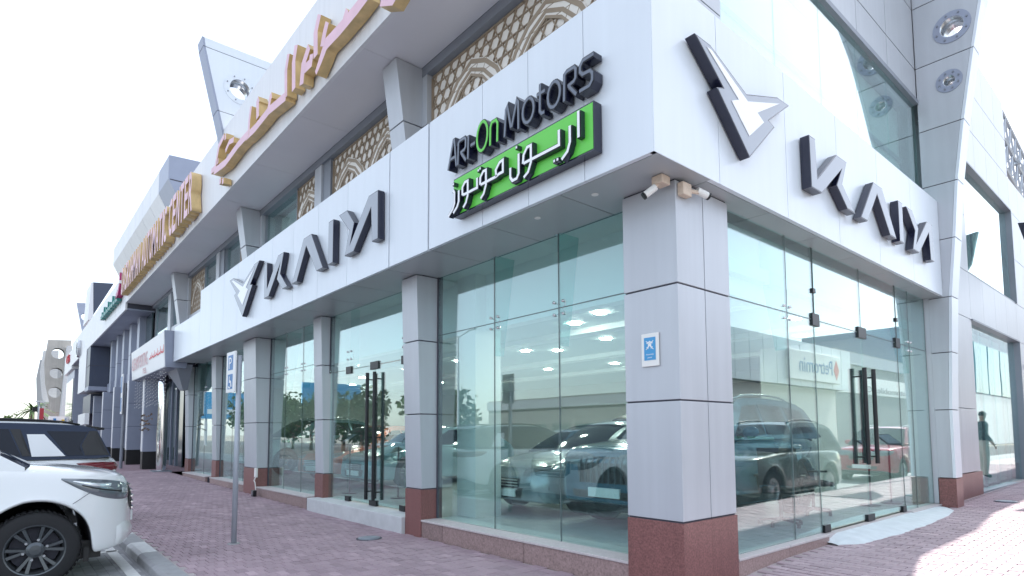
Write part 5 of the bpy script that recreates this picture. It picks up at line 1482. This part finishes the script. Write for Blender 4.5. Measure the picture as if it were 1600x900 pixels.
dbx = P('dark_box', 'darkblue', -41.8, -40.0, -.99, .4, 4.45, 6.85, AB)
P('white_front', 'canopy', -46.5, -41.82, -1.03, .4, 4.3, 6.85, AB); P('base_band', 'bluegrey', -41.9, -39.98, -1.02, .42, 4.2, 4.44, AB)
P('joint_strip', 'joint', -41.7, -39.985, -1.0, .4, 5.68, 5.71, dbx)
P('lower_dark', 'darkblue', -46.5, -42.0, -.7, .4, 2.9, 4.1, AB); P('shop_name_board', 'signw', -46.4, -42.0, -.95, -.72, 2.2, 2.9, AB)
def pier(x, dp=.56, w_=.42, y0=-.55, zt=3.95):
    c = P('pier', 'joint', x-w_+.01, x-.01, y0+.012, y0+dp, .0, zt, AB)
    P('black_base', 'trim', x-w_-.004, x+.004, y0-.004, y0+dp+.01, .1, .86, c)
    for a, b in ((.87, 1.9), (1.915, 2.93), (2.945, zt)): P('panel', 'bluegrey', x-w_, x, y0, y0+dp, a, b, c)
    P('lit_front_strip', 'canopy', x-w_-.002, x-.1, y0-.012, y0-.002, .87, zt, c)  # front face painted paler than the pier to stand for the light on it
for x in (-24.0, -28.0, -32.6, -37.0, -41.5, -46): pier(x)
for x0, x1 in ((-27.5, -24.4), (-32, -28.4), (-36.5, -33), (-41, -37.4)):
    f = P('shop_front', 'dimglass', x0, x1, .9, .94, .2, 3.9, AB)
    for k in range(1, 3): P('mullion', 'bluegrey', x0+(x1-x0)*k/3-.04, x0+(x1-x0)*k/3+.04, .84, .899, .2, 3.9, f)
P('gate_wall', 'bluegrey', -24, -20.3, 1.0, 1.1, -.1, 3.9, AB); P('shop_glass', 'dimglass', -22.9, -20.3, .9, .96, .3, 3.7, AB)
gl = P('glass_front', 'bluegrey', -60, -53, -.8, .3, .2, 6.6, AB)
for k in range(3): P('glass_sheet', 'dimglass', -59.8+2.2*k, -57.7+2.2*k, -.84, -.81, .5, 5.9, gl)
P('top_panel', 'canopy', -60, -53.02, -1.0, .4, 6.62, 8.1, AB)
q = MB(); q.lathe([(.45, -.02), (.6, -.02), (.6, -.2), (.45, -.2)], (-46.5, -1.0, 7.4), 'y', 24, close=True); q.build('ring_emblem', 'steel', AB)
text_obj('lettering', 'CBS', 'red', AB, (-57, -1.02, 7.3), (1, 0, 0), (0, 0, 1), .6, .1, 2.2)
MB().prism([unx(146, 441, -45), unx(178, 443, -45), unx(146, 492, -45)], lambda a, b, d: (-45-d, a, b), 0, 3.).build('stair_tower', 'darkblue', AB)
MB().prism([unx(143, 441, -45.0), unx(145.8, 441, -45.0), unx(145.8, 500, -45.0), unx(137, 500, -45.)], lambda a, b, d: (-45-d, a, b), 0, 3.).build('tower_edge', 'canopy', AB)
y0, z0 = unx(134, 495, -60); circle_panel(lambda a, b, d: (-60-d, a, b), [unx(129, 520, -60), unx(146, 510, -60), unx(146, 474, -60), unx(120, 473, -60)], (y0, z0), .33, 0, .5).build('roof_pylon', 'bluegrey', AB)
# white decorative column and twigs
dc = thing('wrapped_column', 'slim silver foil-wrapped column standing left of the glass fronts', 'column', (-22.3, -.2, .15))
MB().lathe([(.16, .12), (.19, 1.3), (.17, 2.4), (.2, 3.4), (.12, 3.72), (0, 3.74)], (-22.3, -.2, .05), n=18).build('shaft', 'chrome', dc, smooth=True)
MB().box(-22.65, -21.95, -.5, .1, .12, .2).build('base', 'header', dc)
tw = thing('twig_decoration', 'hanging twig with brown leaves stretched between the piers and the foil column', 'decoration', (-23.2, -.45, 2.2))
rt = random.Random(5); q = MB(); lv = MB()
for k in range(4):
    z = 2.25-.17*k; pts = [(-24.3+.55*i, -.62+rt.uniform(-.05, .05), z+.05*math.sin(i*2+k)) for i in range(5)]
    q.tube(pts, .008, 5)
    for i in range(16):
        t = rt.uniform(0, 3.99); a = int(t); f = t-a; p = Vector(pts[a]).lerp(Vector(pts[a+1]), f); u = Vector((rt.uniform(-1, 1), rt.uniform(-1, 1), rt.uniform(-1, 1))).normalized()*.06; v = u.orthogonal().normalized()*.03
        lv.add([p-v, p+u, p+v, p-u], [(0, 1, 2, 3)])
q.build('twig', 'bark', tw); o = lv.build('leaves', 'bark', tw); o['kind'] = 'stuff'
ls = thing('string_lights', 'curtain of tiny white light bulbs hanging under the white sign box', 'lights', (-22, -.5, 3.6))
q = MB()
for i in range(22):
    for j in range(9):
        x, z = -25.2+.28*i, 3.68-.13*j-.03*(i % 3)
        q.box(x-.012, x+.012, -.66-.1*(i % 2), -.636-.1*(i % 2), z-.012, z+.012)
o = q.build('bulbs', 'signw', ls); o['kind'] = 'stuff'
br = thing('corner_bracket', 'dark tapered metal bracket under the left end of the long white fascia', 'bracket', (-19.8, -.2, 3.2))
MB().hexa([(-20.05, -.12, 3.05), (-19.55, -.12, 3.05), (-19.55, .02, 3.05), (-20.05, .02, 3.05), (-20.7, -.5, 3.86), (-18.9, -.5, 3.86), (-18.9, .02, 3.86), (-20.7, .02, 3.86)]).build('bracket_body', 'header', br)
# second sign post
p2 = thing('parking_sign_post', 'farther dark sign post with a white and blue parking plate, left of the piers', 'sign post', (-25.2, -1.1, .2))
MB().tube([(-25.2, -1.1, .1), (-24.9, -1.1, 3.6)], .06, 10).build('post', 'header', p2)
MB().box(-25.15, -24.8, -1.21, -1.17, 2.35, 3.95).build('sign_plate', 'signw', p2, bevel=.01); MB().box(-25.1, -24.85, -1.216, -1.2105, 3.2, 3.85).build('blue_field', 'blue', p2); MB().box(-25.1, -24.85, -1.216, -1.2105, 2.45, 3.0).build('blue_field', 'blue', p2)

# weathered concrete building with round openings
CB = thing('concrete_building', 'weathered concrete building of curved slabs with three round openings, far left', 'building', (-85, 5, 0))
def slab(x, pl, holes, th, mt):
    poly = [unx(u, v, x) for u, v in pl]
    fnx = lambda a, b, d: (x-th+d, a, b)
    if not holes: return MB().prism(poly, fnx, 0, th).build('slab', mt, CB)
    zs = [unx(90, v, x)[1] for v in (644, 598, 567, 530)]
    def at(z, left):
        side = poly[:4] if left else [poly[5], poly[4]]
        side = sorted(side, key=lambda p: p[1])
        for (y0, z0), (y1, z1) in zip(side[:-1], side[1:]):
            if z <= z1: return (y0+(y1-y0)*(z-z0)/(z1-z0), z)
        return side[-1]
    for (a, b), (hu, hv) in zip(zip(zs[:-1], zs[1:]), holes):
        pp = [at(a, True), at(a, False), at(b, False), at(b, True)]
        c = unx(hu, hv, x); circle_panel(fnx, pp, c, .56, 0, th).build('slab_section', mt, CB)
slab(-75, [(81, 644), (72, 613), (69, 569), (75.5, 530.7), (112, 531), (98, 644)], [(86, 613), (88, 583), (90.5, 552)], 1.2, 'concrete2')
slab(-79, [(76, 660), (66, 620), (63, 580), (68, 548), (92, 548), (86, 660)], None, 1., 'concrete')
slab(-86, [(66, 665), (58, 630), (57, 590), (63, 562), (98, 562), (92, 665)], None, 1., 'far')
MB().prism([unx(92, 672, -73), unx(106, 672, -73), unx(113, 540, -73), unx(105.5, 540, -73)], lambda a, b, d: (-73-d, a, b), 0, 2).build('corner_strip', 'concrete', CB)
MB().prism([unx(64, 672, -77), unx(112, 672, -77), unx(106, 630, -77), unx(72, 630, -77)], lambda a, b, d: (-77-d, a, b), 0, 12).build('base', 'concrete2', CB)
mk = thing('market_kiosk', 'white kiosk with blue and yellow boxes in front of the concrete building', 'kiosk', (-66, -2, .2))
MB().box(-68, -66, -1.6, .1, .2, 3.3).build('cabin', 'signw', mk); MB().box(-65.98, -65.9, -.7, -.2, 2.5, 3.0).build('panel', 'ochre', mk); MB().box(-65.98, -65.9, -1.3, -1.1, 2.4, 3.1).build('panel', 'blue', mk)
rs = thing('roadside_banner', 'tall red roadside banner with a white cap, far left beyond the cars', 'banner', (-60, -3.6, .2))
MB().tube([(-60, -2.6, .1), (-60, -2.6, 4.3)], .07, 8).build('mast', 'pole', rs); MB().box(-60.1, -60.0, -2.54, -2.25, 2.2, 3.8).build('flag', 'red', rs); MB().box(-60.2, -59.9, -2.8, -2.2, 4.3, 4.42).build('cap', 'signw', rs); MB().box(-60.2, -60.0, -3.0, -2.65, 3.5, 3.9).build('lamp_head', 'trim', rs)

# ================================================================== trees
def tree(name, label, x, y, h, r, seed, group, mt='leaf', nleaf=900, z0=-.2):
    rt = random.Random(seed); t = thing(name, label, 'tree', (x, y, z0), group)
    q = MB(); q.tube([(x, y, z0), (x+.1, y, z0+h*.25), (x-.05, y+.1, z0+h*.5)], [h*.035, h*.028, h*.018], 8)
    lobes = []
    for k in range(9):
        a = rt.uniform(0, 6.28); rr = r*rt.uniform(.2, .8); zz = z0+h*rt.uniform(.28, .88); p = (x+rr*math.cos(a), y+rr*math.sin(a), zz)
        lobes.append((p, r*rt.uniform(.36, .56))); q.tube([(x, y, z0+h*rt.uniform(.25, .45)), p], [h*.014, h*.005], 5)
    q.build('trunk', 'bark', t, smooth=True)
    lv = MB()
    for k in range(nleaf):
        (px_, py_, pz_), lr = lobes[k % 9]; d = Vector((rt.gauss(0, 1), rt.gauss(0, 1), rt.gauss(0, .8))).normalized()*lr*rt.uniform(.55, 1.05)
        c = Vector((px_, py_, pz_))+d; s = r*rt.uniform(.06, .12); u = Vector((rt.gauss(0, 1), rt.gauss(0, 1), rt.gauss(0, 1))).normalized()*s; v = u.orthogonal().normalized()*s*.6
        lv.add([c-u, c+v, c+u, c-v], [(0, 1, 2, 3)])
    o = lv.build('crown', mt, t, fix=False); return t
trs = [(-46, -19, 5.4, 3.2), (-53, -20.5, 6.2, 3.6), (-60, -20, 5.4, 3.4), (-68, -21, 6, 3.7), (-77, -22, 6.5, 4), (-38, -22, 5.4, 3.2), (-88, -23, 7, 4.2)]
for i, (x, y, h, r) in enumerate(trs):
    tree('street_tree', ['green street tree across the road, %s in its row' % w_ for w_ in ('second from the right', 'third from the right', 'middle one', 'third from the left', 'second from the left', 'rightmost', 'leftmost')][i], x, y, h, r, i+1, 'trees across the road', 'leaf' if i % 2 else 'leafdark')
tree('street_tree', 'low bright green tree on the horizon at the left edge, above the black roof', -95, -4.8, 4.4, 2.6, 40, 'far trees at the left edge', 'leaf', 500)
tree('street_tree', 'small green bush-like tree on the horizon left of the concrete building', -92, -1.6, 3.6, 2.4, 41, 'far trees at the left edge', 'leaf', 400)
pm = thing('palm_tree', 'shaggy palm in front of the curved concrete building', 'tree', (-70, -3.0, 0))
MB().tube([(-70, -2.7, -.2), (-70.1, -2.7, 4.0)], [.22, .16], 8).build('trunk', 'bark', pm)
q = MB(); rt = random.Random(8)
for k in range(26):
    a = rt.uniform(0, 6.28); el = rt.uniform(-.3, 1.2); L_ = rt.uniform(1.5, 2.3); pts = []
    for i in range(6):
        s_ = L_*i/5; pts.append(Vector((-70.1+s_*math.cos(a)*math.cos(el*.6), -2.7+s_*math.sin(a)*math.cos(el*.6), 4.0+s_*math.sin(el)-.28*s_*s_)))
    side = Vector((-math.sin(a), math.cos(a), 0))
    q.grid([[p-side*.16*(1-i/6), p+Vector((0, 0, .05)), p+side*.16*(1-i/6)] for i, p in enumerate(pts)])
q.build('crown', 'leafdark', pm, fix=False)

# ================================================================== across the streets (seen mirrored in the glass)
OB = thing('service_building', 'white-fronted service building across the side street with a panelled canopy', 'building', (18, 28, 0))
P('wall', 'cream', 15, 24, 11, 43.3, -.2, 4.7, OB)
fb = P('canopy', 'joint', 14.1, 24, 10, 43.6, 4.66, 7.5, OB)
for a, b in zip(frange(10, 43.6, 20)[:-1], frange(10, 43.6, 20)[1:]): P('panel', 'white', 14, 14.09, a+.03, b-.03, 4.6, 7.55, fb)
sg_ = P('sign_panel', 'signw', 13.72, 13.98, 33, 41, 4.95, 6.9, OB, .05)
text_obj('lettering', 'Petromin', 'blue', sg_, (13.715, 39.6, 5.5), (0, -1, 0), (0, 0, 1), 1.0, .02, 5.2)
q = MB(); q.prism([(40.3, 5.2), (40.75, 5.9), (40.3, 6.6), (39.85, 5.9)], lambda a, b, d: (13.72-d, a, b), 0, .02); q.build('emblem', 'red', sg_)
GO = thing('glass_office', 'tall blue glass office block farther down the side street, seen mirrored', 'building', (22, 110, 0))
P('wall', 'signw', 16, 34, 82, 150, -.2, 6.4, GO); P('upper_wall', 'bluegrey', 16.1, 34, 82, 150, 6.41, 15, GO)
for k in range(9): P('glass_sheet', 'cyanglass', 15.9, 16.05, 83+7.3*k, 89.6+7.3*k, 6.6, 13.2, GO)
OC = thing('company_building', 'grey low building with a white company name band beyond the service building', 'building', (22, 60, 0))
P('wall', 'far', 16, 30, 46, 80, -.2, 8.3, OC); bnd = P('name_band', 'signw', 15.9, 15.995, 46.5, 74, 4.8, 6.3, OC)
text_obj('lettering', 'Arabian Automobiles Co.', 'header', bnd, (15.89, 70, 5.0), (0, -1, 0), (0, 0, 1), .55, .02, 19)
P('upper_band', 'bluegrey', 15.9, 15.995, 46.5, 79, 7.2, 8.2, OC)
for i, (x0, x1, hgt, lab, mt) in enumerate(((-24, 6, 4.4, 'low dark shop row across the main road, directly opposite', 'darkrow'), (-62, -28, 6.0, 'two-storey shop row across the main road, further left', 'darkrow'), (8, 40, 7, 'pale block across the main road, right of the low shops', 'far'))):
    b_ = thing('shop_row', lab, 'building', ((x0+x1)/2, -50, 0)); P('wall', mt, x0, x1, -58, -46, -.2, hgt, b_)
    P('fascia_band', 'header', x0, x1, -45.98, -45.7, hgt-1.3, hgt-.2, b_)
    nwin = int((x1-x0)/4)
    for k in range(nwin):
        a = x0+.6+4*k; P('shop_window', 'dimglass', a, a+3, -45.99, -45.95, .3, 2.7, b_)
rf = thing('gabled_roof', 'pale gabled market roof rising behind the low shop row', 'building', (-10, -62, 0))
MB().prism([(-20, 0), (0, 0), (0, 6.2), (-10, 9.2), (-20, 6.2)], lambda a, b, d: (a, -70+d, b), 0, 10).build('gable', 'cream', rf)
bl = thing('road_sign_gantry', 'large blue overhead direction sign on posts far down the road', 'road sign', (-103, -24, 0))
MB().box(-104, -103.6, -29, -19, 4.2, 8.6).build('panel', 'cyan', bl); MB().box(-103.58, -103.5, -28, -20, 5.0, 5.8).build('text_band', 'signw', bl)
for y in (-28, -20): MB().tube([(-104.3, y, -.2), (-104.3, y, 8.6)], .2, 8).build('post', 'pole', bl)
MB().box(-63, -62.6, -27, -20, 3.8, 7.4).build('panel', 'cyan', bl)
MB().tube([(-63.2, -23.5, -.2), (-63.2, -23.5, 5)], .2, 8).build('post', 'pole', bl)
for i, (x, y, lab) in enumerate(((-34, -21, 'tall double-armed street lamp across the road, left of the pair'), (-2, -21, 'tall double-armed street lamp across the road, right of the pair'))):
    t = thing('street_lamp', lab, 'street lamp', (x, y, -.2), 'street lamps across the road')
    MB().tube([(x, y, -.2), (x, y, 9)], [.12, .06], 8).build('mast', 'pole', t)
    for s_ in (-1, 1): MB().tube([(x, y, 8.9), (x+s_*1.6, y, 9.3)], .04, 6).build('arm', 'pole', t); MB().box(x+s_*1.5, x+s_*2.2, y-.12, y+.12, 9.25, 9.36).build('lamp_head', 'pole', t)

# ================================================================== right edge
gt = thing('billboard_frame', 'grey steel lattice frame of a rooftop billboard behind the right wing', 'frame', (-5, 46, 8))
Zt = lambda y: 21.0-.14*(y-40.8)
for x in (-4, -6):
    MB().tube([(x, 38, Zt(38)), (x, 58, Zt(58))], .10, 6).build('chord', 'pole', gt); MB().tube([(x, 38, Zt(38)-1.7), (x, 58, Zt(58)-1.7)], .12, 6).build('chord', 'pole', gt); MB().tube([(x, 38, Zt(38)-3.6), (x, 58, Zt(58)-3.6)], .12, 6).build('chord', 'pole', gt)
    for i in range(14):
        y = 38+20*i/14; y2 = y+20/28; y3 = y+20/14
        for o_ in (0, -1.8):
            MB().tube([(x, y, Zt(y)-1.7+o_), (x, y2, Zt(y2)+o_)], .06, 5).build('brace', 'pole', gt); MB().tube([(x, y2, Zt(y2)+o_), (x, y3, Zt(y3)-1.7+o_)], .06, 5).build('brace', 'pole', gt)
for i in range(11):
    y = 38+2*i; MB().tube([(-4, y, Zt(y)), (-6, y, Zt(y)-1.7)], .05, 5).build('cross_brace', 'pole', gt); MB().tube([(-4, y, Zt(y)-1.7), (-6, y, Zt(y)-3.6)], .05, 5).build('cross_brace', 'pole', gt)
    if i % 3 == 0: MB().box(-4.3, -3.7, y-.2, y+.2, Zt(y)-1.95, Zt(y)-1.75).build('floodlight', 'steel', gt)
for y in (40, 48, 56):
    for x in (-4, -6): MB().tube([(x, y, 8.3), (x, y, Zt(y))], .15, 6).build('post', 'pole', gt)
bs = thing('projecting_sign', 'dark navy pennant sign hanging from a mast beside the right wing at the frame edge', 'sign', (.8, 14.4, 6))
MB().prism([(.30, 6.72), (1.1, 6.60), (1.1, 4.9), (.48, 5.9)], lambda a, b, d: (a, 14.5-d, b), 0, .1).build('pennant', 'navy', bs)
MB().prism([(1.05, 6.5), (1.75, 6.5), (1.75, 6.6), (1.05, 6.6)], lambda a, b, d: (a, 14.48-d, b), 0, .06).build('arm', 'pole', bs)
MB().tube([(1.75, 14.45, 0), (1.75, 14.45, 7.2)], .05, 10).build('mast', 'pole', bs)
wl = thing('wall_lamp', 'small grey wall lamp on the right wing beside the lower window', 'lamp', (.05, 16.4, 3.2)); MB().box(.002, .10, 16.3, 16.45, 3.2, 3.32).build('housing', 'header', wl)
